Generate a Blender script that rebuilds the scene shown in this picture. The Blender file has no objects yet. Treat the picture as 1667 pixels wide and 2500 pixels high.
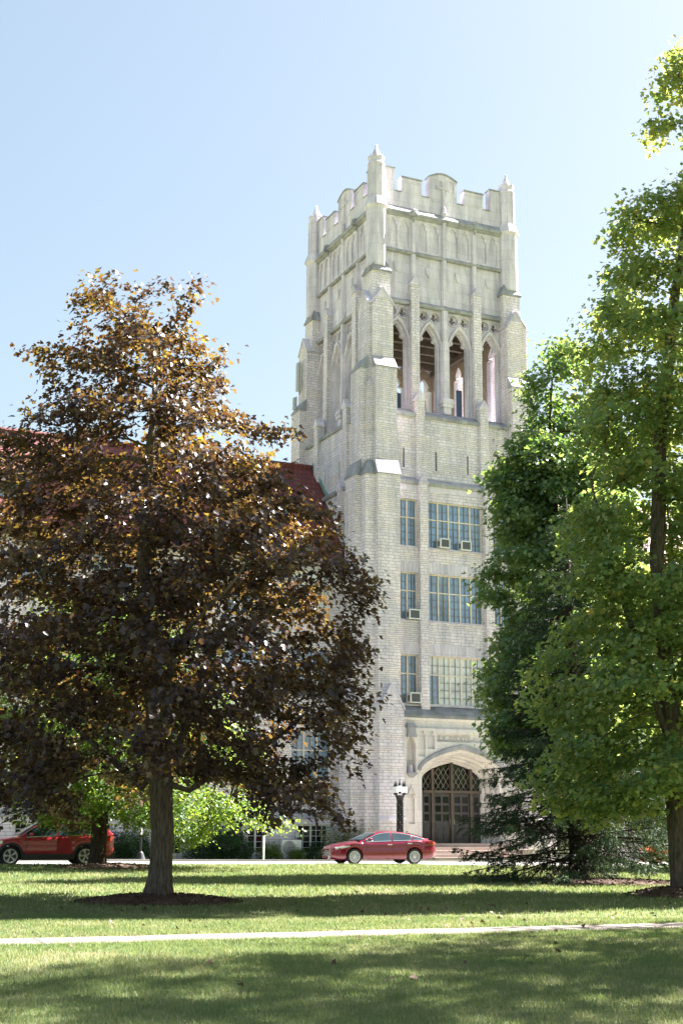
import bpy, bmesh, math, random
import numpy as np
from mathutils import Vector, Matrix, Quaternion, noise as mnoise
from mathutils.geometry import tessellate_polygon

random.seed(7)
rng = np.random.default_rng(7)
R = math.radians
S = bpy.context.scene
COL = S.collection

# ------------------------------------------------------------------ camera, sky, sun, exposure
cam = bpy.data.cameras.new('camera'); camo = bpy.data.objects.new('camera', cam); COL.objects.link(camo)
camo.location = (0, 0, 1.65)
camo.rotation_mode = 'QUATERNION'
camo.rotation_quaternion = Quaternion((1, 0, 0), R(90 + 13.2217)) @ Quaternion((0, 0, 1), R(0.3587))
cam.sensor_fit = 'VERTICAL'; cam.sensor_height = 36.0; cam.lens = 36.0 * 3264.4 / 2500.0
cam.clip_start = 0.1; cam.clip_end = 6000
S.camera = camo

SUN_AZ, SUN_EL = 26.6, 46.0          # azimuth counter-clockwise from +x
to_sun = Vector((math.cos(R(SUN_AZ)) * math.cos(R(SUN_EL)), math.sin(R(SUN_AZ)) * math.cos(R(SUN_EL)), math.sin(R(SUN_EL))))
W = bpy.data.worlds.new('World'); S.world = W; W.use_nodes = True
wt = W.node_tree; wt.nodes.clear()
sky = wt.nodes.new('ShaderNodeTexSky'); sky.sky_type = 'NISHITA'; sky.sun_disc = False
sky.sun_elevation = R(SUN_EL); sky.sun_rotation = R(90 - SUN_AZ)
sky.altitude = 100; sky.air_density = 1.0; sky.dust_density = 2.2; sky.ozone_density = 1.0
hs = wt.nodes.new('ShaderNodeHueSaturation'); hs.inputs['Hue'].default_value = 0.488; hs.inputs['Saturation'].default_value = 1.0
bg = wt.nodes.new('ShaderNodeBackground'); bg.inputs['Strength'].default_value = 0.054
wo = wt.nodes.new('ShaderNodeOutputWorld')
gm_ = wt.nodes.new('ShaderNodeGamma'); gm_.inputs[1].default_value = 0.65
wt.links.new(sky.outputs[0], gm_.inputs[0]); wt.links.new(gm_.outputs[0], hs.inputs['Color']); wt.links.new(hs.outputs[0], bg.inputs[0]); wt.links.new(bg.outputs[0], wo.inputs[0])
sl = bpy.data.lights.new('sun', 'SUN'); sl.energy = 5.0; sl.angle = R(0.53); sl.color = (1.0, 0.965, 0.92)
so = bpy.data.objects.new('sun', sl); COL.objects.link(so); so.location = to_sun * 200
so.rotation_mode = 'QUATERNION'; so.rotation_quaternion = to_sun.to_track_quat('Z', 'Y')
S.view_settings.view_transform = 'Standard'; S.view_settings.look = 'None'
S.view_settings.exposure = 2.9; S.view_settings.gamma = 1.0
S.render.engine = 'CYCLES'
S.cycles.max_bounces = 8; S.cycles.transparent_max_bounces = 8; S.cycles.transmission_bounces = 4
S.cycles.use_denoising = True

# ------------------------------------------------------------------ node helpers
def mat(name):
    m = bpy.data.materials.new(name); m.use_nodes = True
    nt = m.node_tree; b = nt.nodes['Principled BSDF']
    return m, nt, b
def N(nt, t, **kw):
    n = nt.nodes.new(t)
    for k, v in kw.items():
        if k in n.inputs: n.inputs[k].default_value = v
        else: setattr(n, k, v)
    return n
def L(nt, a, b): nt.links.new(a, b)
def math_n(nt, op, a, b=None):
    n = nt.nodes.new('ShaderNodeMath'); n.operation = op
    for i, v in enumerate((a, b)):
        if v is None: continue
        if isinstance(v, (int, float)): n.inputs[i].default_value = v
        else: L(nt, v, n.inputs[i])
    return n.outputs[0]
def mix(nt, fac, a, b, mode='MIX'):
    n = nt.nodes.new('ShaderNodeMix'); n.data_type = 'RGBA'; n.blend_type = mode
    for s, v in ((n.inputs[0], fac), (n.inputs[6], a), (n.inputs[7], b)):
        if isinstance(v, (int, float)): s.default_value = v
        elif isinstance(v, tuple): s.default_value = (*v, 1) if len(v) == 3 else v
        else: L(nt, v, s)
    return n.outputs[2]
def ramp(nt, fac, stops):
    n = nt.nodes.new('ShaderNodeValToRGB'); e = n.color_ramp.elements
    while len(e) < len(stops): e.new(0.5)
    for i, (p, c) in enumerate(stops):
        e[i].position = p; e[i].color = (*c, 1) if isinstance(c, tuple) else (c, c, c, 1)
    L(nt, fac, n.inputs[0]); return n.outputs[0]
def noise_n(nt, scale, vec=None, detail=4, rough=0.55):
    n = N(nt, 'ShaderNodeTexNoise', Scale=scale, Detail=detail, Roughness=rough)
    if vec is not None: L(nt, vec, n.inputs['Vector'])
    return n.outputs['Fac']
def bump(nt, b, h, strength=0.4, dist=0.02):
    n = N(nt, 'ShaderNodeBump', Strength=strength, Distance=dist); L(nt, h, n.inputs['Height']); L(nt, n.outputs[0], b.inputs['Normal'])
def texco(nt, what='Object'):
    return nt.nodes.new('ShaderNodeTexCoord').outputs[what]
def simple(name, col, rough=0.6, metal=0.0, var=0.0, scale=4.0, spec=None, coat=0.0):
    m, nt, b = mat(name)
    b.inputs['Roughness'].default_value = rough; b.inputs['Metallic'].default_value = metal
    if spec is not None: b.inputs['Specular IOR Level'].default_value = spec
    if coat: b.inputs['Coat Weight'].default_value = coat; b.inputs['Coat Roughness'].default_value = 0.04
    if var:
        f = noise_n(nt, scale, texco(nt))
        c = ramp(nt, f, [(0.3, tuple(x * (1 - var) for x in col)), (0.7, tuple(min(1, x * (1 + var)) for x in col))])
        L(nt, c, b.inputs['Base Color'])
    else: b.inputs['Base Color'].default_value = (*col, 1)
    return m

M = {}
def rubble_stone():
    m, nt, b = mat('rubble limestone')
    uv = texco(nt, 'UV'); ob = texco(nt, 'Object')
    sx = nt.nodes.new('ShaderNodeSeparateXYZ'); L(nt, uv, sx.inputs[0])
    rowf = math_n(nt, 'FLOOR', math_n(nt, 'DIVIDE', sx.outputs[1], 0.33))
    colf = math_n(nt, 'FLOOR', math_n(nt, 'ADD', math_n(nt, 'DIVIDE', sx.outputs[0], 1.45), math_n(nt, 'MULTIPLY', rowf, 0.37)))
    cx = nt.nodes.new('ShaderNodeCombineXYZ'); L(nt, colf, cx.inputs[0]); L(nt, rowf, cx.inputs[1])
    wn = nt.nodes.new('ShaderNodeTexWhiteNoise'); wn.noise_dimensions = '2D'; L(nt, cx.outputs[0], wn.inputs[0])
    wob = N(nt, 'ShaderNodeTexNoise', Scale=3.0, Detail=2); L(nt, uv, wob.inputs['Vector'])
    vm = nt.nodes.new('ShaderNodeVectorMath'); vm.operation = 'MULTIPLY_ADD'
    L(nt, wob.outputs['Color'], vm.inputs[0]); vm.inputs[1].default_value = (0.03, 0.03, 0); L(nt, uv, vm.inputs[2])
    def brick(w, h, off, c1, c2):
        n = nt.nodes.new('ShaderNodeTexBrick'); n.offset = off; n.squash = 0.72; n.squash_frequency = 3
        for k, v in (('Scale', 1.0), ('Brick Width', w), ('Row Height', h), ('Mortar Size', 0.012), ('Mortar Smooth', 0.3), ('Bias', 0.0)):
            n.inputs[k].default_value = v
        n.inputs['Color1'].default_value = (*c1, 1); n.inputs['Color2'].default_value = (*c2, 1); n.inputs['Mortar'].default_value = (0.38, 0.365, 0.37, 1)
        L(nt, vm.outputs[0], n.inputs['Vector']); return n
    A = brick(0.46, 0.165, 0.43, (0.88, 0.808, 0.895), (0.73, 0.672, 0.76))
    B = brick(0.60, 0.11, 0.37, (0.89, 0.80, 0.81), (0.75, 0.688, 0.785))
    f = math_n(nt, 'GREATER_THAN', wn.outputs['Value'], 0.6)
    c = mix(nt, f, A.outputs['Color'], B.outputs['Color'])
    hgt = mix(nt, f, A.outputs['Fac'], B.outputs['Fac'])
    big = noise_n(nt, 0.35, ob, 5, 0.6); fine = noise_n(nt, 9, ob, 5, 0.65)
    c = mix(nt, 1.0, c, ramp(nt, big, [(0.3, (0.86, 0.87, 0.88)), (0.7, (1.08, 1.04, 0.98))]), 'MULTIPLY')
    c = mix(nt, 1.0, c, ramp(nt, fine, [(0.25, 0.84), (0.75, 1.1)]), 'MULTIPLY')
    mp = N(nt, 'ShaderNodeMapping'); mp.inputs['Scale'].default_value = (1.3, 1.3, 0.16); L(nt, ob, mp.inputs[0])
    st = noise_n(nt, 1.2, mp.outputs[0], 6, 0.7)
    c = mix(nt, 1.0, c, ramp(nt, st, [(0.32, (0.74, 0.75, 0.77)), (0.58, (1.03, 1.02, 1.01))]), 'MULTIPLY')
    L(nt, c, b.inputs['Base Color']); b.inputs['Roughness'].default_value = 0.9; b.inputs['Specular IOR Level'].default_value = 0.2
    h = mix(nt, 0.35, math_n(nt, 'SUBTRACT', 1.0, hgt), fine)
    bump(nt, b, h, 0.55, 0.03)
    return m
def smooth_stone(name, col, stain=0.25, joint=True):
    m, nt, b = mat(name)
    uv = texco(nt, 'UV'); ob = texco(nt, 'Object')
    n = nt.nodes.new('ShaderNodeTexBrick'); n.offset = 0.5
    for k, v in (('Scale', 1.0), ('Brick Width', 1.15), ('Row Height', 0.62), ('Mortar Size', 0.009), ('Mortar Smooth', 0.4)): n.inputs[k].default_value = v
    n.inputs['Color1'].default_value = (*col, 1); n.inputs['Color2'].default_value = (*[x * 0.88 for x in col], 1)
    n.inputs['Mortar'].default_value = (*[x * (0.62 if joint else 0.95) for x in col], 1)
    L(nt, uv, n.inputs['Vector'])
    mp = N(nt, 'ShaderNodeMapping'); mp.inputs['Scale'].default_value = (1.6, 1.6, 0.3); L(nt, ob, mp.inputs[0])
    f1 = noise_n(nt, 1.1, mp.outputs[0], 6, 0.65); f2 = noise_n(nt, 14, ob, 4, 0.6)
    c = mix(nt, 1.0, n.outputs['Color'], ramp(nt, f1, [(0.3, (1 - stain, 1 - stain, 1 - stain * 0.9)), (0.65, (1.06, 1.05, 1.03))]), 'MULTIPLY')
    c = mix(nt, 1.0, c, ramp(nt, f2, [(0.25, 0.9), (0.75, 1.07)]), 'MULTIPLY')
    L(nt, c, b.inputs['Base Color']); b.inputs['Roughness'].default_value = 0.85; b.inputs['Specular IOR Level'].default_value = 0.25
    bump(nt, b, f2, 0.2, 0.01)
    return m
def leaf_mat(name, cols, trans, tcol, rough=0.45, spec=0.5):
    m, nt, b = mat(name)
    at = nt.nodes.new('ShaderNodeAttribute'); at.attribute_name = 'variation'
    c = ramp(nt, at.outputs['Fac'], cols)
    L(nt, c, b.inputs['Base Color']); b.inputs['Roughness'].default_value = rough; b.inputs['Specular IOR Level'].default_value = spec
    tr = nt.nodes.new('ShaderNodeBsdfTranslucent'); L(nt, ramp(nt, at.outputs['Fac'], tcol), tr.inputs[0])
    ms = nt.nodes.new('ShaderNodeMixShader'); ms.inputs[0].default_value = trans
    out = nt.nodes['Material Output']
    L(nt, b.outputs[0], ms.inputs[1]); L(nt, tr.outputs[0], ms.inputs[2]); L(nt, ms.outputs[0], out.inputs[0])
    return m
def bark_mat(name, col):
    m, nt, b = mat(name)
    mp = N(nt, 'ShaderNodeMapping'); mp.inputs['Scale'].default_value = (9, 9, 1.6); L(nt, texco(nt), mp.inputs[0])
    f = noise_n(nt, 2.2, mp.outputs[0], 6, 0.65)
    L(nt, ramp(nt, f, [(0.3, tuple(x * 0.25 for x in col)), (0.7, tuple(x * 1.3 for x in col))]), b.inputs['Base Color'])
    b.inputs['Roughness'].default_value = 0.95; b.inputs['Specular IOR Level'].default_value = 0.1
    bump(nt, b, f, 0.9, 0.04); return m
def grass_ground():
    m, nt, b = mat('lawn')
    ob = texco(nt)
    f1 = noise_n(nt, 0.22, ob, 4); f2 = noise_n(nt, 2.2, ob, 5, 0.65); f3 = noise_n(nt, 38, ob, 3, 0.7)
    c = ramp(nt, f1, [(0.3, (0.105, 0.145, 0.058)), (0.55, (0.165, 0.185, 0.088)), (0.75, (0.23, 0.22, 0.13))])
    c = mix(nt, 0.85, c, ramp(nt, f2, [(0.3, (0.78, 0.86, 0.8)), (0.7, (1.25, 1.14, 1.1))]), 'MULTIPLY')
    c = mix(nt, 0.9, c, ramp(nt, f3, [(0.3, 0.55), (0.7, 1.35)]), 'MULTIPLY')
    L(nt, c, b.inputs['Base Color']); b.inputs['Roughness'].default_value = 0.95; b.inputs['Specular IOR Level'].default_value = 0.1
    bump(nt, b, f3, 0.9, 0.05); return m
def concrete(name, col, joints=None):
    m, nt, b = mat(name)
    ob = texco(nt)
    f1 = noise_n(nt, 0.7, ob, 5, 0.6); f2 = noise_n(nt, 30, ob, 4, 0.7)
    c = ramp(nt, f1, [(0.3, tuple(x * 0.85 for x in col)), (0.7, tuple(x * 1.1 for x in col))])
    c = mix(nt, 0.8, c, ramp(nt, f2, [(0.3, 0.8), (0.7, 1.12)]), 'MULTIPLY')
    if joints:
        uv = texco(nt, 'UV'); sx = nt.nodes.new('ShaderNodeSeparateXYZ'); L(nt, uv, sx.inputs[0])
        fr = math_n(nt, 'FRACT', math_n(nt, 'DIVIDE', sx.outputs[0], joints))
        c = mix(nt, math_n(nt, 'LESS_THAN', fr, 0.035), c, tuple(x * 0.45 for x in col))
    L(nt, c, b.inputs['Base Color']); b.inputs['Roughness'].default_value = 0.9
    bump(nt, b, f2, 0.25, 0.01); return m
def tile_mat():
    m, nt, b = mat('red clay tile')
    uv = texco(nt, 'UV')
    n = nt.nodes.new('ShaderNodeTexBrick'); n.offset = 0.5
    for k, v in (('Scale', 1.0), ('Brick Width', 0.28), ('Row Height', 0.36), ('Mortar Size', 0.02), ('Mortar Smooth', 0.2)): n.inputs[k].default_value = v
    n.inputs['Color1'].default_value = (0.22, 0.046, 0.038, 1); n.inputs['Color2'].default_value = (0.165, 0.038, 0.034, 1); n.inputs['Mortar'].default_value = (0.045, 0.015, 0.015, 1)
    L(nt, uv, n.inputs['Vector'])
    f = noise_n(nt, 0.8, texco(nt), 4)
    c = mix(nt, 0.8, n.outputs['Color'], ramp(nt, f, [(0.3, 0.75), (0.7, 1.2)]), 'MULTIPLY')
    L(nt, c, b.inputs['Base Color']); b.inputs['Roughness'].default_value = 0.7
    bump(nt, b, math_n(nt, 'SUBTRACT', 1.0, n.outputs['Fac']), 0.8, 0.05); return m
def glass_mat(name, inner, refl_ior=2.0, rough=0.04):
    m, nt, b = mat(name)
    f = noise_n(nt, 0.9, texco(nt), 3)
    L(nt, ramp(nt, f, [(0.3, tuple(x * 0.6 for x in inner)), (0.7, tuple(min(1, x * 1.25) for x in inner))]), b.inputs['Base Color'])
    b.inputs['Roughness'].default_value = rough; b.inputs['IOR'].default_value = refl_ior
    return m
M['rubble'] = rubble_stone()
M['stone'] = smooth_stone('dressed limestone', (0.79, 0.73, 0.82), 0.42)
M['weather'] = smooth_stone('weathered capstone', (0.41, 0.41, 0.435), 0.5, False)
M['portal'] = smooth_stone('portal limestone', (0.79, 0.735, 0.715), 0.20)
M['lead'] = simple('grey lead flashing', (0.20, 0.21, 0.225), 0.55, 0.2, 0.35, 1.5)
M['tile'] = tile_mat()
M['inner_brick'] = simple('inner brick', (0.36, 0.285, 0.215), 0.9, 0, 0.3, 6)
M['dark_wood'] = simple('belfry timber', (0.13, 0.10, 0.08), 0.8, 0, 0.3, 5)
M['door_wood'] = simple('grey brown door wood', (0.052, 0.045, 0.046), 0.55, 0, 0.25, 6)
M['mullion_wood'] = simple('brown mullion wood', (0.095, 0.068, 0.052), 0.6, 0, 0.25, 6)
M['lattice'] = simple('lattice lead', (0.20, 0.175, 0.15), 0.6)
M['frame'] = simple('cream window frame', (0.72, 0.63, 0.54), 0.6, 0, 0.18, 5)
M['muntin'] = simple('leaded muntin', (0.22, 0.20, 0.18), 0.6)
M['frame_white'] = simple('white window frame', (0.66, 0.66, 0.62), 0.5)
M['glass'] = glass_mat('blue grey glass', (0.12, 0.22, 0.36), 2.3)
M['glass_dark'] = glass_mat('dark glass', (0.012, 0.013, 0.016), 1.4)
M['glass_blind'] = glass_mat('glass over white blinds', (0.72, 0.74, 0.75), 1.6, 0.15)
M['glass_pale'] = glass_mat('glass over pale shade', (0.22, 0.30, 0.40), 1.8, 0.1)
M['gutter'] = simple('brown gutter', (0.12, 0.06, 0.045), 0.5)
M['copper'] = simple('green copper', (0.17, 0.30, 0.28), 0.7, 0, 0.25, 3)
M['white_metal'] = simple('white painted metal', (0.72, 0.72, 0.70), 0.45, 0, 0.08, 4)
M['grey_grille'] = simple('grey grille', (0.10, 0.10, 0.11), 0.5)
M['blue_panel'] = simple('blue grey panel', (0.09, 0.13, 0.22), 0.5)
M['pale_panel'] = simple('pale grey panel', (0.48, 0.49, 0.50), 0.5)
M['black_iron'] = simple('black iron', (0.018, 0.018, 0.020), 0.4, 0.3)
M['milk_glass'] = simple('white lantern glass', (0.85, 0.85, 0.84), 0.25)
M['rubber'] = simple('tyre rubber', (0.02, 0.02, 0.021), 0.85)
M['alloy'] = simple('alloy rim', (0.55, 0.55, 0.57), 0.3, 0.5)
M['chrome'] = simple('chrome trim', (0.75, 0.75, 0.76), 0.15, 1.0)
M['black_plastic'] = simple('black plastic', (0.03, 0.03, 0.032), 0.6)
M['lamp_glass'] = simple('headlamp glass', (0.55, 0.57, 0.6), 0.1, 0.3, coat=1.0)
M['tail_red'] = simple('tail lamp red', (0.22, 0.006, 0.006), 0.2, 0, coat=1.0)
M['car_glass'] = glass_mat('car glass', (0.03, 0.05, 0.06), 1.9)
M['red_paint'] = simple('deep red paint', (0.155, 0.003, 0.020), 0.24, 0.25, coat=1.0)
M['red_paint_b'] = simple('wine red paint', (0.36, 0.022, 0.045), 0.28, 0.2, coat=1.0)
M['orange_paint'] = simple('orange paint', (0.62, 0.16, 0.02), 0.35, 0.1, coat=1.0)
M['mulch'] = None
M['sign_teal'] = simple('teal sign paint', (0.10, 0.35, 0.36), 0.5)
M['lawn'] = grass_ground()
M['road'] = concrete('pale road concrete', (0.30, 0.285, 0.265))
M['kerb'] = concrete('kerb concrete', (0.27, 0.255, 0.235))
M['path'] = concrete('path concrete', (0.15, 0.125, 0.105), 1.5)
M['step'] = concrete('pink step stone', (0.36, 0.29, 0.26))
def mulch_mat():
    m, nt, b = mat('bark mulch')
    ob = texco(nt); f = noise_n(nt, 16, ob, 4, 0.7)
    L(nt, ramp(nt, f, [(0.3, (0.035, 0.020, 0.014)), (0.6, (0.13, 0.075, 0.050)), (0.8, (0.22, 0.14, 0.10))]), b.inputs['Base Color'])
    b.inputs['Roughness'].default_value = 0.95; bump(nt, b, f, 1.0, 0.05); return m
M['mulch'] = mulch_mat()
M['bark'] = bark_mat('grey brown bark', (0.15, 0.122, 0.098))
M['bark_dark'] = bark_mat('dark bark', (0.060, 0.045, 0.036))
M['leaf_purple'] = leaf_mat('purple maple leaf',
    [(0.0, (0.024, 0.019, 0.028)), (0.45, (0.054, 0.038, 0.040)), (0.8, (0.10, 0.066, 0.040)), (1.0, (0.17, 0.12, 0.04))], 0.38,
    [(0.0, (0.09, 0.032, 0.014)), (0.5, (0.17, 0.095, 0.022)), (0.85, (0.29, 0.20, 0.03)), (1.0, (0.42, 0.31, 0.045))], 0.40, 0.55)
M['leaf_green'] = leaf_mat('green maple leaf',
    [(0.0, (0.080, 0.155, 0.062)), (0.5, (0.145, 0.225, 0.085)), (0.85, (0.25, 0.28, 0.095)), (1.0, (0.40, 0.33, 0.10))], 0.46,
    [(0.0, (0.22, 0.35, 0.07)), (0.5, (0.42, 0.50, 0.11)), (0.85, (0.66, 0.63, 0.14)), (1.0, (0.82, 0.64, 0.18))], 0.42, 0.5)
M['leaf_dark_green'] = leaf_mat('dark green maple leaf',
    [(0.0, (0.062, 0.115, 0.068)), (0.5, (0.110, 0.170, 0.095)), (1.0, (0.20, 0.24, 0.12))], 0.42,
    [(0.0, (0.16, 0.30, 0.06)), (0.5, (0.32, 0.46, 0.09)), (1.0, (0.54, 0.58, 0.11))], 0.42, 0.5)
M['leaf_bright'] = leaf_mat('bright green leaf',
    [(0.0, (0.030, 0.085, 0.014)), (0.5, (0.06, 0.13, 0.020)), (1.0, (0.13, 0.19, 0.03))], 0.45,
    [(0.0, (0.16, 0.28, 0.03)), (0.5, (0.30, 0.41, 0.05)), (1.0, (0.52, 0.52, 0.07))], 0.42, 0.4)
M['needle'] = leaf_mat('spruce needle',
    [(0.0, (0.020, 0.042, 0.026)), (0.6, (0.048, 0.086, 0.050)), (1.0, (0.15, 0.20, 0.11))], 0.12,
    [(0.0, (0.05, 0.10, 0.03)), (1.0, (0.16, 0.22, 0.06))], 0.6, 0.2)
M['leaf_yew'] = leaf_mat('dark yew leaf', [(0.0, (0.014, 0.036, 0.016)), (1.0, (0.050, 0.095, 0.036))], 0.15, [(0.0, (0.04, 0.08, 0.02)), (1.0, (0.1, 0.16, 0.04))], 0.8, 0.05)
M['leaf_pale'] = leaf_mat('pale shrub leaf', [(0.0, (0.06, 0.09, 0.035)), (1.0, (0.26, 0.27, 0.15))], 0.2, [(0.0, (0.12, 0.2, 0.04)), (1.0, (0.3, 0.32, 0.12))], 0.55, 0.3)
M['grass_blade'] = leaf_mat('grass blade',
    [(0.0, (0.070, 0.135, 0.055)), (0.5, (0.130, 0.192, 0.078)), (0.85, (0.245, 0.255, 0.135)), (1.0, (0.48, 0.42, 0.30))], 0.3,
    [(0.0, (0.22, 0.31, 0.07)), (0.6, (0.36, 0.37, 0.13)), (1.0, (0.55, 0.48, 0.28))], 0.6, 0.2)
M['dry_leaf'] = simple('dry brown leaf', (0.11, 0.055, 0.03), 0.7, 0, 0.4, 9)

# ------------------------------------------------------------------ mesh helpers
class MB:
    """collects polygons; build() links ONE mesh object"""
    def __init__(self, xf=None):
        self.v = []; self.f = []; self.mi = []; self.xf = xf; self.m = 0
    def P(self, *p):
        self.v.append(self.xf(*p) if self.xf else tuple(p)); return len(self.v) - 1
    def face(self, idx): self.f.append(tuple(idx)); self.mi.append(self.m)
    def box(self, x0, x1, y0, y1, z0, z1):
        i = [self.P(x, y, z) for z in (z0, z1) for y in (y0, y1) for x in (x0, x1)]
        for q in ((0, 2, 3, 1), (4, 5, 7, 6), (0, 1, 5, 4), (2, 6, 7, 3), (0, 4, 6, 2), (1, 3, 7, 5)): self.face([i[k] for k in q])
        return self
    def hexa(self, pts):      # 8 points: bottom 4 loop, top 4 loop
        i = [self.P(*p) for p in pts]
        for q in ((3, 2, 1, 0), (4, 5, 6, 7), (0, 1, 5, 4), (1, 2, 6, 5), (2, 3, 7, 6), (3, 0, 4, 7)): self.face([i[k] for k in q])
        return self
    def prism(self, poly, a0, a1, ax):   # poly 2d extruded along ax ('x','y','z')
        def mk(p, a): return {'x': (a, p[0], p[1]), 'y': (p[0], a, p[1]), 'z': (p[0], p[1], a)}[ax]
        A = [self.P(*mk(p, a0)) for p in poly]; B = [self.P(*mk(p, a1)) for p in poly]; n = len(poly)
        self.face(A[::-1]); self.face(B)
        for k in range(n): self.face((A[k], A[(k + 1) % n], B[(k + 1) % n], B[k]))
        return self
    def plate(self, outer, holes, y0, y1, hole_mat=None, back_mat=None):   # polygons in (x,z), thickness along y
        loops = [outer] + list(holes)
        flat = [p for l in loops for p in l]
        tris = tessellate_polygon([[Vector((p[0], p[1], 0)) for p in l] for l in loops])
        A = [self.P(p[0], y0, p[1]) for p in flat]; B = [self.P(p[0], y1, p[1]) for p in flat]
        m0 = self.m
        for t in tris:
            self.face([B[k] for k in t])
            if back_mat is not None: self.m = back_mat
            self.face([A[k] for k in t][::-1]); self.m = m0
        off = 0
        for li, l in enumerate(loops):
            n = len(l)
            if li and hole_mat is not None: self.m = hole_mat
            for k in range(n): self.face((A[off + k], A[off + (k + 1) % n], B[off + (k + 1) % n], B[off + k]))
            off += n; self.m = m0
        return self
    def rings(self, rs, cap=True, closed=True):   # list of equal-length point rings
        I = [[self.P(*p) for p in r] for r in rs]; n = len(rs[0])
        for a, b in zip(I, I[1:]):
            for k in range(n if closed else n - 1): self.face((a[k], a[(k + 1) % n], b[(k + 1) % n], b[k]))
        if cap: self.face(I[0][::-1]); self.face(I[-1])
        return self
    def lathe(self, prof, cx=0, cy=0, n=12, rot=0.0):
        return self.rings([[(cx + r * math.cos(rot + 2 * math.pi * k / n), cy + r * math.sin(rot + 2 * math.pi * k / n), z) for k in range(n)] for r, z in prof])
    def tube(self, p, q, r0, r1=None, n=8):
        p, q = Vector(p), Vector(q); r1 = r0 if r1 is None else r1; d = (q - p).normalized()
        a = d.orthogonal().normalized(); b = d.cross(a)
        return self.rings([[tuple(c + (a * math.cos(2 * math.pi * k / n) + b * math.sin(2 * math.pi * k / n)) * r) for k in range(n)] for c, r in ((p, r0), (q, r1))])
    def build(self, name, mats, parent=None, smooth=False, uv=True, recalc=True):
        me = bpy.data.meshes.new(name); me.from_pydata(self.v, [], self.f)
        if not isinstance(mats, (list, tuple)): mats = [mats]
        for m in mats: me.materials.append(m)
        if len(mats) > 1: me.polygons.foreach_set('material_index', self.mi)
        if recalc:
            bm = bmesh.new(); bm.from_mesh(me); bmesh.ops.recalc_face_normals(bm, faces=bm.faces); bm.to_mesh(me); bm.free()
        if uv: box_uv(me)
        if smooth: me.polygons.foreach_set('use_smooth', [True] * len(me.polygons))
        me.update()
        o = bpy.data.objects.new(name, me); COL.objects.link(o)
        if parent: o.parent = parent
        return o
def box_uv(me):
    nl = len(me.loops)
    if not nl: return
    vi = np.empty(nl, np.int32); me.loops.foreach_get('vertex_index', vi)
    co = np.empty(len(me.vertices) * 3, np.float32); me.vertices.foreach_get('co', co); co = co.reshape(-1, 3)
    nf = len(me.polygons); nor = np.empty(nf * 3, np.float32); me.polygons.foreach_get('normal', nor); nor = np.abs(nor.reshape(-1, 3))
    tot = np.empty(nf, np.int32); me.polygons.foreach_get('loop_total', tot)
    ln = np.repeat(nor, tot, axis=0); p = co[vi]
    isz = (ln[:, 2] > 0.9); isx = (~isz) & (ln[:, 0] > ln[:, 1])
    u = np.where(isx, p[:, 1], p[:, 0]); v = np.where(isz, p[:, 1], p[:, 2])
    l = me.uv_layers.new(name='UVMap'); l.data.foreach_set('uv', np.stack([u, v], 1).astype(np.float32).ravel())
def tag(o, label=None, cat=None, group=None, kind=None):
    if label: o['label'] = label
    if cat: o['category'] = cat
    if group: o['group'] = group
    if kind: o['kind'] = kind
    return o
def empty(name, loc=(0, 0, 0), rz=0.0):
    o = bpy.data.objects.new(name, None); COL.objects.link(o); o.location = loc; o.rotation_euler = (0, 0, rz); o.empty_display_size = 0.2
    return o
def copy_tree(o, parent=None):
    c = o.copy(); COL.objects.link(c)
    if parent: c.parent = parent
    for ch in list(o.children): copy_tree(ch, c)
    return c
def text_mesh(txt, size, depth):
    cu = bpy.data.curves.new('lettering', 'FONT'); cu.body = txt; cu.size = size; cu.extrude = depth
    o = bpy.data.objects.new('lettering', cu); COL.objects.link(o)
    bpy.context.view_layer.update()
    me = bpy.data.meshes.new_from_object(o.evaluated_get(bpy.context.evaluated_depsgraph_get()))
    bpy.data.objects.remove(o); return me

# ------------------------------------------------------------------ terrain
def smooth01(t): t = min(1, max(0, t)); return t * t * (3 - 2 * t)
def zg(x, y): return -0.007 * max(-40, min(40, x - 2.1)) * smooth01((y - 33) / 17)
YAW = R(24.388)
TX, TY, A = 1.86, 70.0, 8.63
def wpt(u, v): return (TX + u * math.cos(YAW) - v * math.sin(YAW), TY + u * math.sin(YAW) + v * math.cos(YAW))
def ground():
    xs = np.concatenate([-np.geomspace(60, 2500, 18)[::-1], np.arange(-58, 59, 2.0), np.geomspace(60, 2500, 18)])
    ys = np.concatenate([-np.geomspace(20, 2500, 14)[::-1], np.arange(-18, 121, 2.0), np.geomspace(122, 3500, 18)])
    b = MB(); idx = [[b.P(float(x), float(y), zg(x, y)) for x in xs] for y in ys]
    for j in range(len(ys) - 1):
        for i in range(len(xs) - 1): b.face((idx[j][i], idx[j][i + 1], idx[j + 1][i + 1], idx[j + 1][i]))
    tag(b.build('lawn', M['lawn'], smooth=True, recalc=False), 'mown green lawn dappled with tree shade', kind='structure')
ground()
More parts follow.
